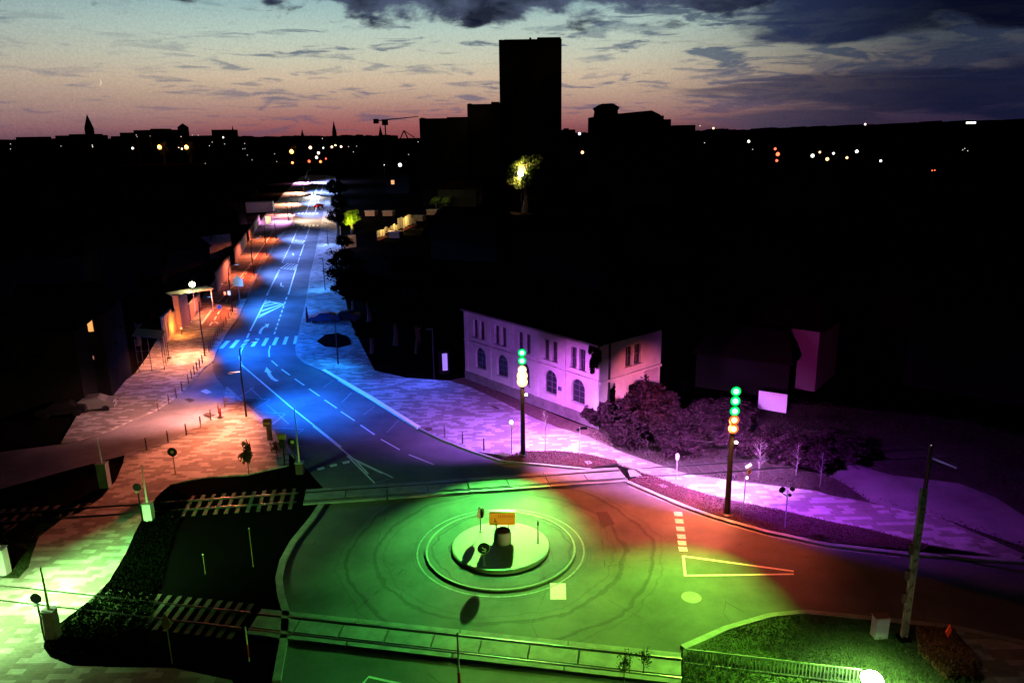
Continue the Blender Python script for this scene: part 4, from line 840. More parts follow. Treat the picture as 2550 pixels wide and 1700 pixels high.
# ground cover
def cover(label, poly, n_, m, size=.09, hz=.18, seed=1, name='ground_cover', z=.12, holes_=()):
    rg = np.random.default_rng(seed); P = np.array([[p[0], p[1]] for p in poly]); lo, hi = P.min(0), P.max(0); out = []
    while len(out) < n_:
        q = rg.uniform(lo, hi, (n_ * 3, 2)); ins = np.zeros(len(q), bool); j = len(P) - 1
        for i in range(len(P)):
            a, b_ = P[i], P[j]; c_ = ((a[1] > q[:, 1]) != (b_[1] > q[:, 1])) & (q[:, 0] < (b_[0] - a[0]) * (q[:, 1] - a[1]) / (b_[1] - a[1] + 1e-12) + a[0]); ins ^= c_; j = i
        for hp in holes_:
            Q = [(p[0], p[1]) for p in hp]; inh = np.zeros(len(q), bool); j = len(Q) - 1
            for i in range(len(Q)):
                a, b_ = Q[i], Q[j]; inh ^= ((a[1] > q[:, 1]) != (b_[1] > q[:, 1])) & (q[:, 0] < (b_[0] - a[0]) * (q[:, 1] - a[1]) / (b_[1] - a[1] + 1e-12) + a[0]); j = i
            ins &= ~inh
        out += list(q[ins])
    q = np.array(out[:n_]); lump = (np.sin(q[:, 0] * 1.9) * np.cos(q[:, 1] * 2.3) + 1) / 2
    p = np.column_stack([q, z + rg.random(n_) * hz * (.35 + .65 * lump)])
    a = rg.normal(size=(n_, 3)); a[:, 2] = np.abs(a[:, 2]) + .3; a /= np.linalg.norm(a, axis=1)[:, None]; b_ = np.cross(a, rg.normal(size=(n_, 3))); b_ /= np.linalg.norm(b_, axis=1)[:, None]
    s_ = size * rg.uniform(.5, 1.3, n_)[:, None]
    v = np.stack([p - a * s_, p + b_ * s_ * .45, p + a * s_, p - b_ * s_ * .45], axis=1).reshape(-1, 3)
    me = bpy.data.meshes.new(name); me.vertices.add(len(v)); me.vertices.foreach_set('co', v.ravel().astype(np.float32)); me.loops.add(4 * n_); me.loops.foreach_set('vertex_index', np.arange(4 * n_, dtype=np.int32))
    me.polygons.add(n_); me.polygons.foreach_set('loop_start', np.arange(0, 4 * n_, 4, dtype=np.int32)); me.update(calc_edges=True); me.validate(); me.materials.append(m)
    o = bpy.data.objects.new(name, me); COL.objects.link(o); tag(o, label, 'ground cover', kind='stuff')
cover('low magenta-lit ground cover plants round the second light column', [G(*p) for p in BED2], 14000, leafmat('heather', (.06, .018, .028), (.17, .06, .08)), .06, .16, 1)
cover('low ground cover plants round the first light column', [G(*p) for p in BED1], 5000, MATS['heather'], .06, .14, 2)
cover('rough plants on the violet bank beyond the path', [G(*p) for p in BANK], 30000, leafmat('bank_leaves', (.018, .010, .012), (.06, .035, .035)), .07, .45, 3, holes_=(YARD1, YARD2, [P1(1.0, -.1), P1(2.12, -.1), P1(2.12, 1.1), P1(1.0, 1.1)]))
cover('rough grass of the lawn round the mast', [G(*p) for p in [(1700, 1800), (1700, 1640)] + [E_(x, y) for x, y in ((300, 1222), (600, 1134), (850, 1108), (1300, 1153), (1850, 1210), (1980, 1350), (2040, 1600))] + [(2440, 1800)]], 26000, M_leaf, .05, .12, 4, 'grass')
cover('dark clumps of planting on the hump of the lawn', [G(*E_(x, y)) for x, y in ((1600, 1200), (1850, 1230), (1990, 1380), (2040, 1560), (1800, 1560), (1620, 1380))], 9000, M_leafr, .07, .45, 5)
cover('dark ground cover with pale flecks filling the bed between the tracks and plaza', [G(*C_(x, y)) for x, y in ((1180, 215), (1080, 300), (1020, 400), (950, 530), (880, 690), (760, 890), (640, 1000), (420, 1180), (330, 1260), (312, 1330), (360, 1390), (510, 1450), (850, 1458), (1100, 1440), (1000, 1240), (1100, 900), (1180, 600), (1300, 300))], 20000, M_leafd, .08, .2, 6, z=.05)
cover('ragged grass between the lit sleepers and the plaza', [G(*C_(x, y)) for x, y in ((640, 1000), (420, 1180), (330, 1260), (500, 1330), (850, 1250), (1050, 1150), (1080, 1000), (800, 960))], 5000, M_leaf, .06, .12, 7, 'grass', .05)
cover('rough turf beside the floodlit barrier', [G(*p) for p in PZL[1:-4] + [C_(420, 430), C_(220, 415), C_(0, 570)]], 9000, M_leaf, .05, .10, 8, 'grass', .10)

# posts and signs of the violet path
def path_post(name, label, px_, ytop, head):
    t, b, h = vpost(name, label, 'sign' if 'sign' in name else 'lamp post', px_, ytop, z0=KP)
    MB().tube([(0, 0, 0), (0, 0, h)], .04, 8).build('post', mat('violet_grey', (.3, .3, .32), .5), t)
    if head == 'globe': MB().ball((0, 0, h), .17, 12, 8).build('lamp_globe', emit('lily', (1, .8, 1), 3), t); MB().box((.1, 0, h - .35), (.2, .1, .35)).build('bracket', M_white, t)
    if head == 'flag': MB().box((.3, 0, h - .1), (.55, .04, .22)).build('panel', M_dark, t); MB().box((-.12, 0, h - .25), (.3, .04, .2)).build('panel', M_dark, t)
    if head == 'cap': MB().lathe([(.1, -.35), (.13, -.3), (.13, .05), (.02, .12)], (0, 0, h), 12).build('cap', M_white, t)
    if head == 'twin':
        MB().box((.14, 0, h + .1), (.42, .12, .13), R=Matrix.Rotation(-.6, 3, 'Y')).build('lamp_head', emit('pinkish', (1, .75, .95), 2), t); MB().ball((.08, 0, h - .75), .12).build('lamp_globe', emit('pinkish', (1, .75, .95), 2), t); MB().box((.22, 0, h - .3), (.18, .1, .3)).build('plate', M_orange, t)
    if head == 'gadget':
        MB().tube([(0, 0, h - .5), (-.35, 0, h - .25), (-.45, 0, h)], .035, 6).build('bracket', M_dark, t); disc(t, 'mirror', h, .22, M_black, -.08, -.03, .3, -.42); disc(t, 'mirror', h + .05, .16, M_black, -.08, -.03, -.7, .3); MB().ball((.15, 0, h - .4), .12).build('lamp_globe', M_dark, t)
    return t
path_post('lamp_post', 'short white globe lamp on the violet paving beside the tall column', Q7(683, 1485), Q7(0, 1180)[1], 'globe')
path_post('sign_post', 'thin grey signpost with small dark flags before the house corner', Q7(1345, 1495), Q7(0, 1225)[1], 'flag')
path_post('sign_post', 'pale thin post where the railway crosses the violet path', Q3(718, 1018), Q3(0, 715)[1], 'cap')
path_post('lamp_post', 'thin post with two small pink-white heads behind the second column', Q3(1370, 1330), Q3(0, 835)[1], 'twin')
path_post('sign_post', 'dark post with two round mirrors at the edge of the magenta bed', Q3(1780, 1425), Q3(0, 1050)[1], 'gadget')
# railing at the lawn corner
M_rl = mat('railing_grey', (.06, .065, .055), .6)
t = thing('railing', 'low slatted metal railing along the lawn beside the front deck', 'railing', G(1708, 1680))
a0, a1 = G(1706, 1660), G(2140, 1712)
d = a1 - a0; L_ = d.length; ang = math.atan2(d.y, d.x); t.location = a0; t.rotation_euler = (0, 0, ang)
MB().box((L_ / 2, 0, 1.0), (L_, .06, .06)).build('top_rail', M_rl, t); MB().box((L_ / 2, 0, .25), (L_, .05, .05)).build('bottom_rail', M_rl, t)
sl_ = MB()
for i in range(int(L_ / .16)): sl_.box((.08 + i * .16, 0, .62), (.05, .02, .7))
sl_.build('slats', M_rl, t)

# ------------------------------------------------------------------ the arched house
Ac, Bc = G(*Q7(240, 760)), G(*Q7(1530, 1250))
dirx = (Bc - Ac).normalized(); LF = (Bc - Ac).length; ang = math.atan2(dirx.y, dirx.x)
house = thing('corner_house', 'two-storey plastered house with arched ground-floor windows lit violet', 'house', Ac, ang)
inv = Matrix.Rotation(-ang, 3, 'Z')
EAVE, PLT, DEP = 7.55, 1.0, 10.5
# depth so that the side wall's far end falls where the photo shows it
for k in range(60, 200):
    DEP = k / 10
    w_ = Ac + Matrix.Rotation(ang, 3, 'Z') @ Vector((LF, DEP, 6))
    if proj(w_)[0] > Q7(2140, 0)[0]: break
def u_at(px_, z):   # local x on the front wall for a photo column at height z
    lo, hi = 0., LF
    for _ in range(40):
        m_ = (lo + hi) / 2; w_ = Ac + dirx * m_
        if proj((w_.x, w_.y, z))[0] < px_: lo = m_
        else: hi = m_
    return lo
def wall(name, width, z0, z1, holes, parent, m, M4, thick=.3):
    """wall in its own plane: x along, z up, outside face y=0; holes: lists of (x,z)"""
    outer = [Vector((0, z0, 0)), Vector((width, z0, 0)), Vector((width, z1, 0)), Vector((0, z1, 0))]
    loops = [outer] + [[Vector((x, z, 0)) for x, z in h] for h in holes]
    flat = [p for l in loops for p in l]; b = MB(); tri = tessellate_polygon(loops); f = []
    for a, b1, c in tri:
        nn = (flat[b1] - flat[a]).cross(flat[c] - flat[a]).z; f.append((a, b1, c) if nn > 0 else (a, c, b1))
    b.add([M4 @ Vector((p.x, 0, p.y)) for p in flat], f)
    for h in holes:
        n_ = len(h); b.add([M4 @ Vector((x, 0, z)) for x, z in h] + [M4 @ Vector((x, thick, z)) for x, z in h], [(i, (i + 1) % n_, (i + 1) % n_ + n_, i + n_) for i in range(n_)])
    b.add([M4 @ Vector(p) for p in ((0, thick, z0), (width, thick, z0), (width, thick, z1), (0, thick, z1))], [])
    return b.build(name, m, parent)
def rect(cx, z0, z1, w): return [(cx - w / 2, z0), (cx + w / 2, z0), (cx + w / 2, z1), (cx - w / 2, z1)]
def arch(cx, z0, z1, w, n_=12):
    r = w / 2; zs = z1 - r
    return [(cx - r, z0), (cx + r, z0)] + [(cx + r * math.cos(math.pi * k / n_), zs + r * math.sin(math.pi * k / n_)) for k in range(n_ + 1)]
def glaze(parent, M4, hole, cx, z0, z1, w, bars, y=.24, label=None):
    fr = MB(); fr.box(M4 @ Vector((cx, y - .03, (z0 + z1) / 2)), (.06, .06, z1 - z0), R=M4.to_3x3())
    for k in range(1, bars + 1):
        z = z0 + (z1 - z0) * k / (bars + 1); fr.box(M4 @ Vector((cx, y - .03, z)), (w, .05, .05), R=M4.to_3x3())
    o = fr.build('window', M_frame, parent)
    n_ = len(hole); MB().add([M4 @ Vector((x, y, z)) for x, z in hole], [tuple(range(n_))]).build('pane', M_glass, o)
    MB().box(M4 @ Vector((cx, -.07, z0 - .05)), (w + .35, .16, .09), R=M4.to_3x3()).build('sill', M_plaster, o)
I4 = Matrix.Identity(4)
holes, wins = [], []
for xa in (380, 592, 800, 1062, 1330):
    cx = u_at(Q7(xa, 0)[0], 2.6); w_ = 1.7; hl = arch(cx, 1.75, 4.0, w_); holes.append(hl); wins.append((hl, cx, 1.75, 4.0, w_, 3))
for xa in (360, 572, 805, 1062, 1330):
    cx = u_at(Q7(xa, 0)[0], 5.8)
    for s_ in (-.54, .54): hl = rect(cx + s_, 4.95, 6.85, .74); holes.append(hl); wins.append((hl, cx + s_, 4.95, 6.85, .74, 1))
wall('front_wall', LF, PLT, EAVE, holes, house, M_plaster, I4)
for hl, cx, z0, z1, w_, bars in wins: glaze(house, I4, hl, cx, z0, z1, w_, bars)
MB().box((LF / 2, -.10 + .14, PLT / 2), (LF + .2, .28, PLT)).build('plinth', M_plinth, house)
MB().box((LF / 2, -.12, 4.42), (LF, .10, .12)).build('string_course', M_plaster, house)
pil = [0.25] + [(u_at(Q7(a, 0)[0], 3)) for a in (470, 690, 925, 1195)] + [LF - .3]
for x_ in pil: MB().box((x_, -.04, (PLT + EAVE) / 2), (.5, .08, EAVE - PLT)).build('pilaster', M_plaster, house)
MB().box((LF / 2, -.15, EAVE + .1), (LF + .4, .5, .2)).build('cornice', M_plinth, house)
# side wall: upper storey projects beyond a shorter ground floor
SM = Matrix.Translation((LF, 0, 0)) @ Matrix.Rotation(rad(90), 4, 'Z')
DG = DEP * .72
hs_ = [rect(DEP * .46, 5.0, 6.85, .95), rect(DEP * .60, 5.0, 6.85, .95)]
wall('side_wall', DEP, 4.3, EAVE, hs_, house, M_plaster, SM)
for hl, cx in zip(hs_, (DEP * .46, DEP * .60)): glaze(house, SM, hl, cx, 5.0, 6.85, .95, 1)
hg = [rect(DEP * .53, 1.9, 3.2, .9)]
wall('side_wall', DG, 0, 4.3, hg, house, M_plaster, SM @ Matrix.Translation((0, .03, 0))); glaze(house, SM, hg[0], DEP * .53, 1.9, 3.2, .9, 1, .2)
MB().box((LF + .06, DEP / 2, 4.25), (.22, DEP, .22)).build('string_course', M_plaster, house)
MB().box((LF + .10, 1.15, (EAVE + 1) / 2), (.12, .16, EAVE - 1)).build('downpipe', M_dark, house)
MB().box((LF / 2, DEP - .15, EAVE / 2), (LF - .1, .3, EAVE)).build('back_wall', M_plaster, house); MB().box((.15, DEP / 2, EAVE / 2), (.3, DEP - .7, EAVE - .1)).build('end_wall', M_plaster, house)
MB().box((LF - 2, DG, 2.1), (3.6, .3, 4.2)).build('recess_wall', M_plaster, house)
ov = .5; zr = EAVE + .22; rh = 3.2
MB().add([(-ov, -ov, zr), (LF + ov, -ov, zr), (LF + ov, DEP + ov, zr), (-ov, DEP + ov, zr), (4.5, DEP / 2, zr + rh), (LF - 4.5, DEP / 2, zr + rh)], [(0, 1, 5, 4), (1, 2, 5), (2, 3, 4, 5), (3, 0, 4), (3, 2, 1, 0)]).build('roof', M_roof, house)
xs = u_at(Q7(1175, 0)[0], 2.2); pl_ = MB().box((xs, -.03, 2.55), (1.0, .04, .38)).build('name_plate', mat('plate_blue', (.02, .02, .05), .5), house)
lw = MB()
for k, w_ in enumerate((.07, .05, .07, .06, .07)): lw.box((xs - .2 + k * .1, -.056, 2.56), (w_ * .7, .006, .07))
lw.build('lettering', mat('dim_ink', (.2, .2, .25), .5), pl_)
cv = MB(); rg = random.Random(2)     # creeper on the front corner
cme = leaf_mesh('creeper', 4200, 1, (.95, .35, 1.7), .10, 30, 44, .2)
o_ = obj('climber', cme, M_leafd, house, (LF - .35, -.15, 6.3)); cme2 = leaf_mesh('creeper', 1800, 1, (.3, .5, 2.2), .09, 20, 45, .2); obj('climber', cme2, M_leafd, house, (LF + .2, 1.6, 2.6))
# second house and its annexe in the dark to the east
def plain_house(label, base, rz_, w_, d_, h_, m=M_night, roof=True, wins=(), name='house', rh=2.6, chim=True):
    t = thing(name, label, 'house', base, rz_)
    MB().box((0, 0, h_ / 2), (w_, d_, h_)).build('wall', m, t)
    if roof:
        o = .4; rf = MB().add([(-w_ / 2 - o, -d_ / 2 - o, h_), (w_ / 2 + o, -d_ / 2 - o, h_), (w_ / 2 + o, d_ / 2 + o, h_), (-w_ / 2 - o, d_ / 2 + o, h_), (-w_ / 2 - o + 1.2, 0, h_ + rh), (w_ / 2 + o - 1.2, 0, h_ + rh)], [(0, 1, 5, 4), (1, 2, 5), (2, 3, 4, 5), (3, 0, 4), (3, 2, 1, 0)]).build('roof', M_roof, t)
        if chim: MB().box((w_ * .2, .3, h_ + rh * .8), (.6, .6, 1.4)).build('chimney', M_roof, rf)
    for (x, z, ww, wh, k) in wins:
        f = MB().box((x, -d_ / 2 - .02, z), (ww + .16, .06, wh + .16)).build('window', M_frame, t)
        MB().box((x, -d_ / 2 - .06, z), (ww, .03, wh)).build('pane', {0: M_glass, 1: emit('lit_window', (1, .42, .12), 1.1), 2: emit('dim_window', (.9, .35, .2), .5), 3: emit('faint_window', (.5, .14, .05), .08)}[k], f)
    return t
b = G(1975, 965); th = plain_house('dim violet and red lit house far behind the second light column', b + Vector((1.0, 3.5, 0)), rad(-38), 7, 7, 6.2, mat('dim_plaster', (.16, .15, .14), .9), True, ((-2.5, 5.3, 1.0, 1.4, 0), (.2, 5.3, 1, 1.4, 0), (-2.5, 2.2, 1, 1.3, 0)))
MB().box((-2.4, -4.6, 3.4), (4.2, 1.3, .25)).build('balcony', M_night, th)
plain_house('low dark annexe with a faint blue wall beside the violet house', G(1880, 985) + Vector((0, 3, 0)), rad(-30), 9, 5, 3.6, M_night)
b = G(1921, 1035); t = thing('billboard', 'small blank violet-lit panel standing in the dark behind the shrubs', 'board', b + Vector((0, 0, 0)), rad(-32))
h0, h1_ = hgt(b, 1030), hgt(b, 985); MB().box((0, 0, h0 + (h1_ - h0) / 2 + .3), (2.5, .1, (h1_ - h0))).build('panel', M_white, t)
for s_ in (-1, 1): MB().tube([(s_ * .9, .08, 0), (s_ * .9, .08, h1_)], .05, 6).build('post', M_dark, t)
bulb(b + Vector((-1, -3, h1_)), (.5, .18, 1), 60, .1, t)

# ------------------------------------------------------------------ west side: walls, gates, shelter
gcol = {'o': mat('orange_wall', (.34, .22, .13), .9, .3, 2), 'p': mat('pink_wall', (.30, .22, .19), .9, .2, 1.5)}
def gwall(label, a, b_, h, m, name='garden_wall', cap=True, th_=.25):
    a, b_ = G(*a, .1), G(*b_, .1); d = b_ - a; t = thing(name, label, 'wall', a, math.atan2(d.y, d.x)); L_ = d.length
    MB().box((L_ / 2, 0, h / 2), (L_, th_, h)).build('wall_panel', m, t)
    if cap: MB().box((L_ / 2, 0, h + .05), (L_ + .06, th_ + .12, .1)).build('coping', M_conc, t)
    return t, L_
t, L_ = gwall('amber-lit rendered garden wall with a niche beside the wide paving', A(1135, 800), A(1195, 735), 3.4, gcol['o'])
MB().box((L_ * .5, -.14, 1.4), (.9, .06, 1.8)).build('niche', M_brick, t)
gwall('orange-lit lower wall joining the wide paving', A(1195, 735), A(1218, 715), 2.8, gcol['o'])
b = G(*A(1238, 706), .1); t = thing('gate_pillar', 'tall yellow-lit square gate pillar in the garden wall', 'pillar', b, .4)
MB().box((0, 0, 2.4), (.7, .7, 4.8)).build('shaft', gcol['o'], t); MB().box((0, 0, 4.85), (.9, .9, .12)).build('cap', M_conc, t)
t, L_ = gwall('pinkish gate wall between the yellow pillar and the lantern', A(1250, 698), A(1305, 655), 4.2, gcol['p'])
gwall('pinkish boundary wall below the lantern canopy', A(1310, 640), A(1382, 545), 2.2, gcol['p'])
b = G(*A(1330, 600)); t = thing('canopy', 'sloping pale canopy under the bright lantern', 'canopy', b, .9)
MB().box((0, 0, 3.6), (6.5, 2.0, .12), R=Matrix.Rotation(.12, 3, 'X')).build('roof', M_conc, t)
for x_ in (-2.8, 0, 2.8): MB().tube([(x_, -.8, 0), (x_, -.8, 3.5)], .06, 6).build('post', M_white, t)
gwall('curved pink wall end behind the low dark tree', A(1500, 440), A(1590, 310), 3.2, gcol['p']); gwall('long rose-lit wall beside the far cycle path', A(1620, 245), A(1700, 110), 2.6, gcol['p']); gwall('far rose-lit wall leading to the violet crossing', A(1715, 90), A(1790, -30), 2.4, gcol['p'])
# framework shelter with dark umbrella-like roof
b = G(*A(1060, 960), .12); t = thing('frame_shelter', 'thin metal frame shelter with a tilted dark roof on the orange paving', 'shelter', b, .3)
for x_, y_ in ((-1.3, -1.6), (1.3, -1.6), (-1.3, 1.6), (1.3, 1.6), (0, -1.6), (1.3, 0)): MB().tube([(x_, y_, 0), (x_, y_, 3.8)], .04, 6).build('post', M_dark, t)
MB().box((0, 0, 3.95), (3.0, 3.6, .1), R=Matrix.Rotation(.2, 3, 'Y')).build('roof', M_black, t)
fr = MB()
for z in (.15, 1.2, 2.4): fr.box((0, -1.6, z), (2.6, .04, .04)); fr.box((1.3, 0, z), (.04, 3.2, .04))
fr.build('crossbars', M_dark, t)
b = G(*A(1165, 900), .1); t = thing('thin_mast', 'thin dark mast rising beside the frame shelter', 'mast', b); MB().tube([(0, 0, 0), (0, 0, 5.2)], [.05, .03], 6).build('shaft', M_dark, t); MB().box((0, 0, .1), (.4, .4, .2)).build('foot', M_dark, t)
# planter posts etc. of the bus square on the east
b = G(*A(2118, 650), KP); t = thing('slim_totem', 'slim dark pointed totem on the blue pavement', 'totem', b); h = hgt(b, A(0, 540)[1]) - KP
MB().lathe([(.18, 0), (.2, h * .35), (.1, h * .8), (.02, h)], (0, 0, 0), 8).build('body', M_black, t); MB().lathe([(.3, 0), (.3, .05)], (0, 0, 0), 10).build('foot', M_dark, t)
b = G(*B_(690, 1010), .05); t = thing('doorway', 'small glowing pale doorway in the dark left of the arched house', 'door', b + Vector((.3, .2, 0)), .3); t['label'] = 'small glowing pale doorway in the dark beside the arched house'
MB().box((0, .1, 1.3), (1.2, .2, 2.6)).build('door_frame', M_night, t); MB().box((.1, -.03, 1.35), (.55, .06, 1.9)).build('door_panel', emit('pale_door', (.5, .38, .9), .45), t)
struct('planting_bed', MB().prism([G(*A(x, y)) for x, y in ((2185, 790), (2240, 745), (2330, 735), (2400, 760), (2420, 810), (2330, 832), (2240, 825))], 0, .2), M_soil)

# ------------------------------------------------------------------ cars
def car(label, loc, rz_, paint, tail=False, head=False):
    t = thing('parked_car' if not (tail or head) else 'car', label, 'car', loc, rz_)
    prof = [(-2.1, .35), (-2.15, .75), (-1.9, .95), (-1.2, 1.0), (-.6, 1.42), (.7, 1.45), (1.35, 1.05), (2.05, .95), (2.15, .6), (2.1, .35)]
    v = MB(); n_ = len(prof)
    for s_, ins in ((-1, 0), (1, 0)):
        v.v += [(x, s_ * (.86 if z < 1.1 else .66), z) for x, z in prof]
    v.f += [tuple(range(n_)), tuple(range(n_, 2 * n_))[::-1]] + [(i, i + n_, (i + 1) % n_ + n_, (i + 1) % n_) for i in range(n_)]
    v.build('body', paint, t)
    g_ = MB()
    g_.box((.1, 0, 1.24), (1.5, 1.42, .26)); g_.build('windows', M_glass, t).name = 'glazing'
    for x in (-1.35, 1.35):
        for y in (-.8, .8):
            w_ = MB(); a = [(x + .32 * math.cos(k * .524), yy, .32 + .32 * math.sin(k * .524)) for yy in (y - .1, y + .1) for k in range(12)]
            w_.add(a, [tuple(range(12)), tuple(range(12, 24))[::-1]] + [(k, k + 12, (k + 1) % 12 + 12, (k + 1) % 12) for k in range(12)]); w_.build('wheel', M_black, t)
    for y in (-.62, .62):
        MB().box((-2.13, y, .78), (.06, .32, .14)).build('tail_light', emit('tail', (1, .05, .03), 8) if tail else M_redp, t)
        MB().box((2.10, y, .7), (.08, .34, .16)).build('headlight', emit('head', (1, .95, .85), 60) if head else M_glass, t)
    return t
ra = math.atan2(G(790, 470).y - G(765, 560).y, G(790, 470).x - G(765, 560).x)
b = G(*QF(1520, 1075)); car('red car driving away on the far part of the avenue', b, ra - .6, M_redp, tail=True)
spot(b + Vector((-1.5, -2.5, .8)), b + Vector((-3, -7, 0)), (1, .3, .25), 300, 80, .8)
b = G(*QF(1420, 830)); t = car('oncoming car with dazzling headlights on the far avenue', b, ra + math.pi, M_white, head=True)
fd = Vector((-math.cos(ra), -math.sin(ra), 0)); spot(b + fd * 2.3 + Vector((0, 0, .8)), b + fd * 16, (1, .98, .9), 60000, 70, .9); spot(b + fd * 2.3 + Vector((0, 0, .9)), b + fd * 40, (1, .98, .95), 60000, 40, .9)
MB().ball((2.3, 0, .9), 1.0, 12, 8, (1, 1, .7)) if False else None
car('white hatchback parked in the shadow of the western houses', G(*A(640, 1255)), .25, mat('dull_white', (.12, .12, .115), .4)); bulb(G(*A(640, 1255)) + Vector((1, -3, 2.2)), (1, .8, .75), 12, .1)
car('dark car parked beside the white hatchback', G(*A(440, 1290)), .25, M_dark)
car('dark blue car parked under the trees at the square', G(*A(2240, 650)), .1, mat('blue_paint', (.02, .03, .08), .3))
car('dark car parked further back between the trees', G(*A(2380, 640)), .1, M_dark)

# ------------------------------------------------------------------ dark houses, west and east
random.seed(9)
wd = [((190, 968), .22, 9, 8, 8.6, ((3.4, 7.5, .75, 1.1, 1), (.6, 7.3, .5, 1.0, 3), (3.0, 4.3, .8, .35, 2)), 'dark two-storey house with one glowing orange upper window'),
      ((90, 1000), .2, 12, 9, 8, (), 'unlit house at the dark western edge behind the parked cars'),
      ((120, 780), .3, 14, 10, 9, (), 'unlit long house in the second row of the western gardens'),
      ((330, 720), .3, 11, 9, 8, (), 'unlit house behind the glowing window house'),
      ((450, 690), .9, 9, 7, 5.5, (), 'unlit low house behind the lantern'),
      ((520, 640), .9, 8, 6, 5.0, (), 'dim pale-walled house above the curved pink wall'),
      ((560, 560), .95, 10, 8, 7, (), 'unlit house above the far cycle path'),
      ((250, 560), .3, 16, 10, 9, (), 'unlit wide house in the third western row'),
      ((60, 560), .2, 18, 10, 10, (), 'unlit block at the far western edge'),
      ((430, 500), .4, 14, 9, 8, (), 'unlit house below the distant orange lamps'),
      ((1180, 640), -.4, 15, 10, 8, (), 'unlit house in the dark gardens behind the arched house'),
      ((1420, 700), -.5, 16, 11, 9, (), 'unlit house behind the roof of the arched house'),
      ((1000, 480), -.3, 12, 9, 8, ((-2, 5, 1.6, 1.8, 1),), 'dark house with one small amber window beyond the garden fence'),
      ((1650, 640), -.5, 16, 10, 8, (), 'unlit house between the arched house and the tower block'),
      ((1900, 700), -.6, 18, 11, 9, (), 'unlit broad house in the eastern darkness'),
      ((2250, 800), -.7, 16, 10, 9, (), 'unlit house behind the dim violet house'),
      ((2450, 960), -.7, 13, 9, 8, (), 'unlit house at the dark eastern edge'),
      ((1600, 520), -.4, 20, 12, 9, (), 'unlit hall in the third eastern row'),
      ((2000, 520), -.5, 22, 12, 9, (), 'unlit hall below the distant orange and white lamps'),
      ((2350, 600), -.6, 20, 12, 9, (), 'unlit building towards the eastern horizon'),
      ((1150, 520), -.3, 14, 9, 7, (), 'unlit house beside the glowing tree')]
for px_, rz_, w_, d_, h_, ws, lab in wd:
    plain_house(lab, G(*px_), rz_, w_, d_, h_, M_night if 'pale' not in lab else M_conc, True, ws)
b = G(*A(1440, 370)); bulb(b + Vector((-1, -3.5, 4)), (.8, .6, 1), 70, .2)
b = G(*QF(560, 1180)); plain_house('violet-lit low building at the far crossing', b + Vector((-5, 6, 0)), ra - 1.57, 9, 6, 3.5, M_plaster, False); 
b = G(*QF(545, 1420)); t = thing('advertising_light_box', 'bright cream advertising light box at the far violet crossing', 'light box', b)
MB().box((0, 0, 1.6), (1.8, .3, 2.4)).build('case', M_dark, t); MB().box((0, -.17, 1.6), (1.6, .04, 2.2)).build('panel', emit('cream_panel', (1, .85, .45), 1.2), t)
bulb(G(*QF(650, 1260)) + Vector((0, -2, 4)), (.75, .3, 1), 1800, .2)
# lit fence and wall beyond the avenue
QG = K(780, 500, 5.2275)
a, b_ = G(*QG(830, 520)), G(*QG(1340, 320)); d = b_ - a; t = thing('picket_fence', 'long fence of cream lit boards with a dark red base in the eastern gardens', 'fence', a, math.atan2(d.y, d.x)); L_ = d.length
sl_ = MB()
nb = int(L_ / 2.0)
for i in range(nb): sl_.box(((i + .5) * L_ / nb, 0, 1.3 + .6 * random.random() + (1.3 if .45 < i / nb < .85 else 0) * .5), (L_ / nb * .82, .08, 1.6 + (1.3 if .45 < i / nb < .85 else 0)))
sl_.build('boards', mat('cream_boards', (.5, .42, .22), .8, .3, 1), t); MB().box((L_ / 2, -.1, .25), (L_, .3, .5)).build('base', mat('red_base', (.15, .03, .02), .9), t)
for u in (.2, .5, .8): p = a.lerp(b_, u); bulb(p + Vector((1.5, -3, 3)), (1, .68, .28), 900, .2, t)  # added fill lights in front of the boards, no fixture
a, b_ = G(*QG(400, 640)), G(*QG(560, 590)); gwall('warm-lit rounded gable wall among dark trees by the avenue', QG(390, 620), QG(560, 600), 2.8, mat('tan_wall', (.4, .28, .18), .9, .3, 1))
bulb(a.lerp(b_, .6) + Vector((0, -4, 4)), (1, .6, .35), 420, .2)
for i, (x, y, lab) in enumerate(((760, 205, 'pale lit shed roof beside the yellow-green tree'), (990, 205, 'small pale shed roof farther along the eastern garden'), (1380, 270, 'small lit garden shed past the end of the cream fence'), (1560, 190, 'farthest lit garden shed above the cream fence'), (1070, 490, 'pale flat roof in front of the cream fence'))):
    b = G(*QG(x, y)); t = thing('garden_shed', lab, 'shed', b, -.3); MB().box((0, 0, 1.1), (3.4, 2.4, 1.7)).build('wall', M_brick, t); MB().box((0, 0, 1.8), (3.8, 2.8, .15)).build('roof', M_conc, t)
    bulb(b + Vector((.5, -2.5, 3.6)), (1, .7, .38), 26, .2, t)
for i, (x, y, lab) in enumerate(((1297, 622, 'small lit yellow-green treetop beyond the fence'), (720, 720 / 1.0, 'faint lit bush in the dark gardens'), (1383, 622, 'second small lit treetop beyond the fence'))):
    if i == 1: continue
    b = G(700 + x / 3.36, 340 + y / 3.36); tree(lab, b, 5, 2.2, me=crown_lit); bulb(b + Vector((0, -3, 5)), (.9, 1, .3), 260, .2)

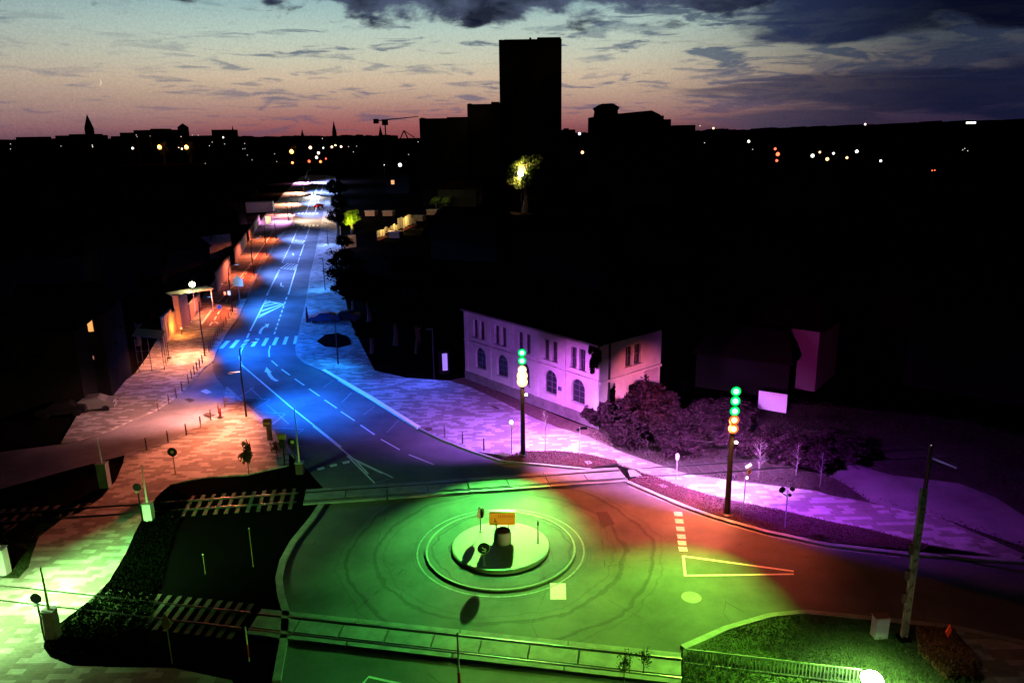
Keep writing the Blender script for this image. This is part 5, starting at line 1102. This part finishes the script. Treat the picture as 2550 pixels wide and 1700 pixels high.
# ------------------------------------------------------------------ skyline
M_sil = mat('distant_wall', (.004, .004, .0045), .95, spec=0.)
def block(name, label, x0, x1, ytop, D, depth=30, steps=(), roof=None, cat='building'):
    p0, p1 = at(x0, ytop, D), at(x1, ytop, D); cx = (p0.x + p1.x) / 2; w_ = p1.x - p0.x; h_ = (p0.z + p1.z) / 2
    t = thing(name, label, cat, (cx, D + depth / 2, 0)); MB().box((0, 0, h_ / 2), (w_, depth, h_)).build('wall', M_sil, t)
    for (a, b1, yt) in steps:
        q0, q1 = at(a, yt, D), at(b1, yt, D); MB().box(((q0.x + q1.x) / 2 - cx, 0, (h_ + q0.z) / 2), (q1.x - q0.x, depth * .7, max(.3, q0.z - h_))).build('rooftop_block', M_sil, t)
    return t, cx, h_
c10 = K(850, 0, 2.766)
t, cx, h_ = block('tower_block', 'tall black residential tower rising over the skyline', c10(1084, 0)[0], c10(1518, 0)[0], c10(0, 272)[1], 300, 22, [(c10(1352, 0)[0], c10(1516, 0)[0], c10(0, 251)[1]), (c10(1120, 0)[0], c10(1340, 0)[0], c10(0, 266)[1])])
p = at(c10(1307, 0)[0], c10(0, 235)[1], 300); MB().tube([(p.x - cx, 0, h_), (p.x - cx, 0, p.z)], .45, 6).build('antenna', M_sil, t)
block('silhouetted_building', 'stepped dark building leaning on the foot of the tower', c10(866, 0)[0], c10(1090, 0)[0], c10(0, 717)[1], 290, 25, [(c10(1030, 0)[0], c10(1088, 0)[0], c10(0, 700)[1]), (c10(868, 0)[0], c10(892, 0)[0], c10(0, 711)[1])])
block('silhouetted_building', 'long low dark building stepping down from the tower', c10(536, 0)[0], c10(866, 0)[0], c10(0, 815)[1], 285, 25, [(c10(536, 0)[0], c10(553, 0)[0], c10(0, 810)[1]), (c10(720, 0)[0], c10(866, 0)[0], c10(0, 806)[1])])
# grain-silo-like building
t, cx, h_ = block('silhouetted_building', 'dark mill-like building with a capped turret east of the tower', c10(1745, 0)[0], c10(2222, 0)[0], c10(0, 800)[1], 420, 35)
q = lambda x, y: (at(c10(x, 0)[0], c10(0, y)[1], 420).x - cx, at(c10(x, 0)[0], c10(0, y)[1], 420).z)
def silh(parent, name, pts, y0=-8, y1=8):
    n_ = len(pts); v = MB(); v.add([(x, y0, z) for x, z in pts] + [(x, y1, z) for x, z in pts], [tuple(range(n_)), tuple(range(n_, 2 * n_))[::-1]] + [(i, i + n_, (i + 1) % n_ + n_, (i + 1) % n_) for i in range(n_)]); return v.build(name, M_sil, parent)
silh(t, 'turret', [q(1772, 800), q(1778, 760), q(1766, 738), q(1812, 710), q(1890, 708), q(1935, 735), q(1922, 760), q(1925, 800)])
silh(t, 'gable_roof', [q(1925, 802), q(1925, 780), q(2155, 758), q(2218, 788), q(2220, 802)], -10, 10)
block('silhouetted_building', 'lower dark wing east of the mill-like building', c10(2222, 0)[0], c10(2272, 0)[0], c10(0, 822)[1], 420, 30)
block('silhouetted_building', 'small dark block far east of the mill-like building', c10(2305, 0)[0], c10(2440, 0)[0], c10(0, 862)[1], 600, 30)
block('silhouetted_building', 'low dark block just east of the tower', c10(1530, 0)[0], c10(1612, 0)[0], c10(0, 893)[1], 600, 30, [(c10(1545, 0)[0], c10(1570, 0)[0], c10(0, 884)[1])])
S1 = K(0, 300, 3.36)
def sky_blk(label, x0, x1, yt, D, steps=()): block('silhouetted_building', label, S1(x0, 0)[0], S1(x1, 0)[0], S1(0, yt)[1], D, 30, [(S1(a, 0)[0], S1(b1, 0)[0], S1(0, y)[1]) for a, b1, y in steps])
sky_blk('long dark apartment slab on the western skyline', 1000, 1422, 100, 900, [(1100, 1422, 82), (1240, 1352, 70)])
sky_blk('dark cubic block standing above the western skyline', 1768, 1912, 78, 900)
sky_blk('low dark roofs under the pointed spire', 460, 810, 125, 1100, [(560, 780, 116)])
sky_blk('low dark roofs at the western skyline edge', 130, 340, 138, 1300)
sky_blk('low dark roof step before the apartment slab', 925, 1000, 132, 1000)
sky_blk('low dark roofs between turret and cube', 1422, 1770, 128, 1200)
def spire(name, label, x, y, wb, ybase, D, sc=1., cat='church tower', square=.5, yt2=None):
    p = at(x, y, D); b0 = at(x, ybase, D); w_ = wb * D / F; t = thing(name, label, cat, (p.x, D, 0))
    hb_ = b0.z + (p.z - b0.z) * square
    MB().box((0, 0, hb_ / 2), (w_, w_, hb_)).build('tower', M_sil, t)
    MB().add([(-w_ / 2, -w_ / 2, hb_), (w_ / 2, -w_ / 2, hb_), (w_ / 2, w_ / 2, hb_), (-w_ / 2, w_ / 2, hb_), (0, 0, p.z)], [(0, 1, 4), (1, 2, 4), (2, 3, 4), (3, 0, 4), (3, 2, 1, 0)]).build('spire', M_sil, t); return t
c00 = K(0, 0, 2.766)
spire('church_tower', 'tall pointed church spire on the western skyline', c00(598, 0)[0], c00(0, 785)[1], 15, 345, 1000, square=.42)
spire('church_tower', 'thin dark needle spire west of the crane', c00(2297, 0)[0], c00(0, 830)[1], 9, 345, 1100, square=.35)
spire('church_tower', 'small reddish needle spire above the end of the avenue', c00(2080, 0)[0], c00(0, 890)[1], 8, 352, 1100, square=.3)
spire('church_tower', 'dark steep spire directly below the crane', c10(267, 0)[0], c10(0, 862)[1], 9, 345, 1100, square=.2)
spire('church_tower', 'pale small needle spire behind the western cube', c00(1600, 0)[0], c00(0, 862)[1], 6, 345, 1300, square=.3)
spire('turret_house', 'blunt dark turret between slab and cube', c00(1257, 0)[0], c00(0, 850)[1], 19, 345, 900, square=.75, cat='tower')
# crane
D = 700; base = at(c10(300, 0)[0], c10(0, 835)[1], D); t = thing('tower_crane', 'tower crane with a horizontal jib over the pink horizon', 'crane', (base.x, D, 0))
mc = mat('crane_paint', (.09, .03, .03), .7)
MB().box((0, 0, base.z / 2), (1.0, 1.0, base.z)).build('mast', mc, t)
jl = at(c10(190, 0)[0], 0, D).x - base.x; jr = at(c10(495, 0)[0], 0, D).x - base.x
MB().tube([(jl, 0, base.z + .3), (0, 0, base.z + 1), (jr, 0, base.z + 3.5)], [.5, .6, .35], 6).build('jib', mc, t); MB().box((jl, 0, base.z), (4.5, 2, 4)).build('counterweight', M_sil, t); MB().box((0, 0, base.z - 1), (5, 3, 5)).build('cab', M_sil, t)
p = at(c10(430, 0)[0], c10(0, 900)[1], 900); t = thing('harbour_crane', 'small dark luffing crane near the low eastern roofs', 'crane', (p.x, 900, 0))
for s_ in (-8, 8): MB().tube([(s_, 0, 15), (0, 0, p.z)], .7, 5).build('leg', M_sil, t)
MB().tube([(0, 0, p.z), (12, 0, p.z - 8)], .5, 5).build('jib', M_sil, t); MB().box((0, 0, 8), (12, 6, 15)).build('base', M_sil, t)
# far woods and roofs that read as one mass along the horizon
def mass(label, x0, x1, y0, y1, D, seed, amp=5, name='distant_woods'):
    rg = np.random.default_rng(seed); n_ = int((x1 - x0) / 4); v, f = [], []; h = 0
    for i in range(n_ + 1):
        x = x0 + (x1 - x0) * i / n_; h = .7 * h + rg.normal() * amp * .5; y = y0 + (y1 - y0) * i / n_ - abs(h); p = at(x, y, D)
        v += [(p.x, D, 0), (p.x, D, p.z), (p.x, D + 60, p.z * .98), (p.x, D + 60, 0)]
    for i in range(n_):
        a = 4 * i
        for k in range(3): f.append((a + k, a + 4 + k, a + 5 + k, a + k + 1))
    o = MB().add(v, f).build(name, M_sil); tag(o, label, 'woods', kind='stuff')
mass('dark band of far roofs and trees along the western horizon', -200, 980, 352, 338, 1500, 1, 3)
mass('dark band of far trees along the eastern horizon', 1380, 2750, 332, 312, 1400, 2, 4)
mass('dark rising woods on the far eastern horizon', 1900, 2750, 322, 292, 1200, 3, 3)
# moon
p = at(245, 205, 4200); R_ = .22 * 4200 * math.pi / 180; v = MB(); pts = []
for k in range(17): a = -math.pi / 2 + math.pi * k / 16; pts.append((R_ * math.cos(a), R_ * math.sin(a)))
for k in range(17): a = math.pi / 2 - math.pi * k / 16; pts.append((R_ * .80 * math.cos(a), R_ * math.sin(a)))
n_ = len(pts); cz, sz = math.cos(-.35), math.sin(-.35); pts = [(x * cz - z * sz, x * sz + z * cz) for x, z in pts]
v.add([(x, yy, z) for yy in (-1.5, 1.5) for x, z in pts], [tuple(range(n_)), tuple(range(n_, 2 * n_))[::-1]] + [(i, i + n_, (i + 1) % n_ + n_, (i + 1) % n_) for i in range(n_)])
mo = v.build('crescent_moon', emit('moon', (1, .78, .60), .9)); mo.location = p; tag(mo, 'thin crescent moon over the western roofs', 'moon')

# ------------------------------------------------------------------ distant town lamps
S2, S3 = K(700, 300, 3.36), K(1400, 300, 2.045)
W_, O_, Y_, R_2 = (1, .95, .85), (1, .42, .10), (1, .95, .4), (1, .10, .04)
def town_lamp(label, px_, size, col, k=6, grp=None, glow=0):
    x, y = px_; d = ray(x, y); el_ = -d.z / d.y
    zz_ = 7.; D = (H - zz_) / el_ if el_ > .02 else 850.; D = min(D, 850.)
    p = at(x, y, D); t = thing('town_lamp', label, 'lamp', (p.x, p.y, 0), 0, grp); r = max(size * (.72 if size < 2.5 else .9), .8) * D / F
    MB().tube([(0, 0, 0), (0, 0, p.z - r * .6)], [.14, .1], 5).build('pole', M_dark, t); MB().ball((0, 0, p.z), r, 10, 7).build('lamp_globe', emit('town_%.2f_%.2f_%d_%d' % (col[1], col[2], k, size < 2), col, k * (.3 if size < 2 else 1)), t)
    if glow: bulb(p + Vector((0, -r * 1.6, 0)), col, glow, .3, t)
    return p
ga, gb, gc, gd = 'tiny lights west of the church spire', 'tiny lights on the apartment slab', 'tiny lights inside the western town', 'tiny lights under the eastern skyline'
for x, y in ((88, 198), (88, 240), (510, 215)): town_lamp('tiny white town light far west of the tall church spire', S1(x, y), 1.2, W_, 3, ga)
for x, y in ((772, 208), (775, 222)): town_lamp('one of two touching white lights right under the tall spire', S1(x, y), 1.6, W_, 4, 'paired lights under the tall spire')
town_lamp('single brighter white lamp between the spire and the orange lamps', S1(1110, 233), 2.6, W_, 5)
for x, y in ((1140, 122), (1147, 136), (1256, 130)): town_lamp('tiny white light on the long apartment slab', S1(x, y), 1.2, W_, 3, gb)
for nm, x, y in (('large glowing orange lamp below the long apartment slab', 1335, 225), ('large glowing orange lamp below the blunt turret', 1560, 225), ('large orange lamp at the far end of the avenue', 2785 - 352, 265)):
    p = town_lamp(nm, S1(x, y) if x < 2000 else S2(88, 262), 5.0, (1, .50, .10), 7, None, 0)
    tt = tree('added tree lit orange as a halo behind the ' + nm.split(' below')[0].replace('large ', '') + (' under the slab' if 'slab' in nm else ' under the turret' if 'turret' in nm else ''), (p.x, p.y + 7, 0), p.z + 6, 5.5, me=crown_lit)  # tree added to catch the lamp's light as a halo
    bulb(p + Vector((0, -1.5, 1.5)), (1, .20, .02), 25000, .3)
for (x, y), sz in (((1495, 227), 1.5), ((1522, 238), 2.4), ((1515, 136), 1.2)): town_lamp('small white lamp beside the orange lamp below the turret', S1(x, y), sz, W_, 4, 'small lamps beside the turret lamp')
for x, y in ((1610, 122), (1660, 124), (1776, 182), (1752, 212), (1880, 198), (1718, 360)): town_lamp('tiny white light in the roofs between turret and cube', S1(x, y), 1.2, W_, 3, 'tiny lights between turret and cube')
town_lamp('white lamp at the foot of the cubic block', S1(1868, 143), 2.2, W_, 5)
for x, y in ((2047, 193), (2050, 236), (2032, 238), (2070, 290), (2110, 330), (2316, 345), (2298, 280)): town_lamp('tiny white light in the dark town west of the avenue end', S1(x, y), 1.2, W_, 3, gc)
for lab, x, y, s_, c_ in (('orange-white lamp above the avenue end', 245, 228, 4, (1, .6, .3)), ('upper pinkish lamp over the avenue vanishing point', 313, 273, 3.4, (1, .8, .7)), ('lower pinkish lamp over the avenue vanishing point', 297, 310, 3.6, (1, .8, .7)), ('white lamp beside the needle spire foot', 353, 230, 2.2, W_), ('orange lamp nearest the needle spire', 425, 222, 3, (1, .5, .25)), ('yellow lamp touching the orange one by the needle spire', 455, 208, 2.4, Y_), ('pinkish orange lamp farther along the horizon', 502, 220, 2.8, (1, .5, .35)), ('low red glow of signals at the avenue end', 235, 342, 3.5, R_2), ('red traffic light over the avenue end', 375, 320, 2.4, R_2), ('orange-red blur of traffic at the avenue end', 330, 345, 3.5, (1, .2, .05)), ('flat orange lamp below the large orange lamp', 95, 354, 3, (1, .3, .1))):
    town_lamp(lab, S2(x, y), s_, c_, 4 if s_ > 3 else 5)
for x, y in ((565, 220), (632, 216), (605, 264), (345, 152), (1147, 180), (1067, 285)): town_lamp('tiny white light on the horizon below the crane', S2(x, y), 1.3, W_, 3, 'tiny lights below the crane')
town_lamp('small white lamp next to the large white garden lamp', S2(863, 373), 1.6, W_, 5); town_lamp('large round white lamp in the middle of the dark gardens', S2(995, 373), 4.6, W_, 6)
for lab, x, y, s_, c_ in (('orange-white lamp beside the tower foot', 10, 150, 3, (1, .6, .3)), ('orange lamp east of the tower foot', 103, 163, 4, (1, .45, .2)), ('bluish lamp below the mill-like building', 88, 68, 3.5, (.6, .7, 1)), ('slanted white lamp under the eastern tree line', 950, 107, 3.4, W_), ('upright warm light before the eastern tree line', 770, 40, 2.6, (1, .6, .3)), ('small white light on the block east of the mill', 702, 28, 1.6, W_), ('upper red light of the tall red cluster', 1085, 145, 3.4, R_2), ('middle red light of the tall red cluster', 1098, 172, 5, (1, .13, .05)), ('lowest red light of the tall red cluster', 1093, 205, 3.4, R_2), ('large grey-white light cluster in the east', 1275, 180, 4.6, (.9, .9, .8)), ('small orange light behind the grey-white cluster', 1312, 162, 2.8, (1, .6, .25)), ('orange lamp below the grey-white cluster', 1350, 197, 4.4, (1, .55, .2)), ('white lamp between two orange lamps in the east', 1382, 168, 3, W_), ('smaller orange lamp farther east', 1450, 190, 3.4, (1, .5, .2)), ('large white lamp past the orange lamps', 1500, 158, 4, W_), ('single small white lamp in the eastern dark', 1622, 206, 3, W_), ('pinkish light on the eastern horizon', 1543, 20, 2.6, (1, .7, .6)), ('one of two red lights low in the east', 1884, 255, 2, R_2), ('other of two red lights low in the east', 1897, 254, 2, R_2)):
    town_lamp(lab, S3(x, y), s_, c_, 4)
for x, y in ((157, 148), (138, 90), (673, 96), (725, 114), (970, 148), (2050, 143), (2065, 155), (2040, 150)): town_lamp('tiny white light scattered in the eastern dark', S3(x, y), 1.5, W_, 3, gd)
p = at(2418, 306, 700); t = thing('sign_light', 'flat white light bar high on the eastern horizon', 'light', (p.x, 700, 0)); MB().box((0, 0, p.z), (8, 1, 1.6)).build('light_bar', emit('bar', (1, .97, .8), 3), t); MB().tube([(0, 0, 0), (0, 0, p.z - 1)], .4, 5).build('pole', M_sil, t)
town_lamp('tiny pale light in the dark above the mast', (2319, 1108), 2.0, (.9, .8, .8), 1)

# ------------------------------------------------------------------ render settings that belong to the scene
S.render.engine = 'CYCLES'
S.cycles.use_light_tree = True
S.cycles.max_bounces = 4; S.cycles.diffuse_bounces = 1; S.cycles.glossy_bounces = 2; S.cycles.transmission_bounces = 2
S.cycles.sample_clamp_indirect = 3
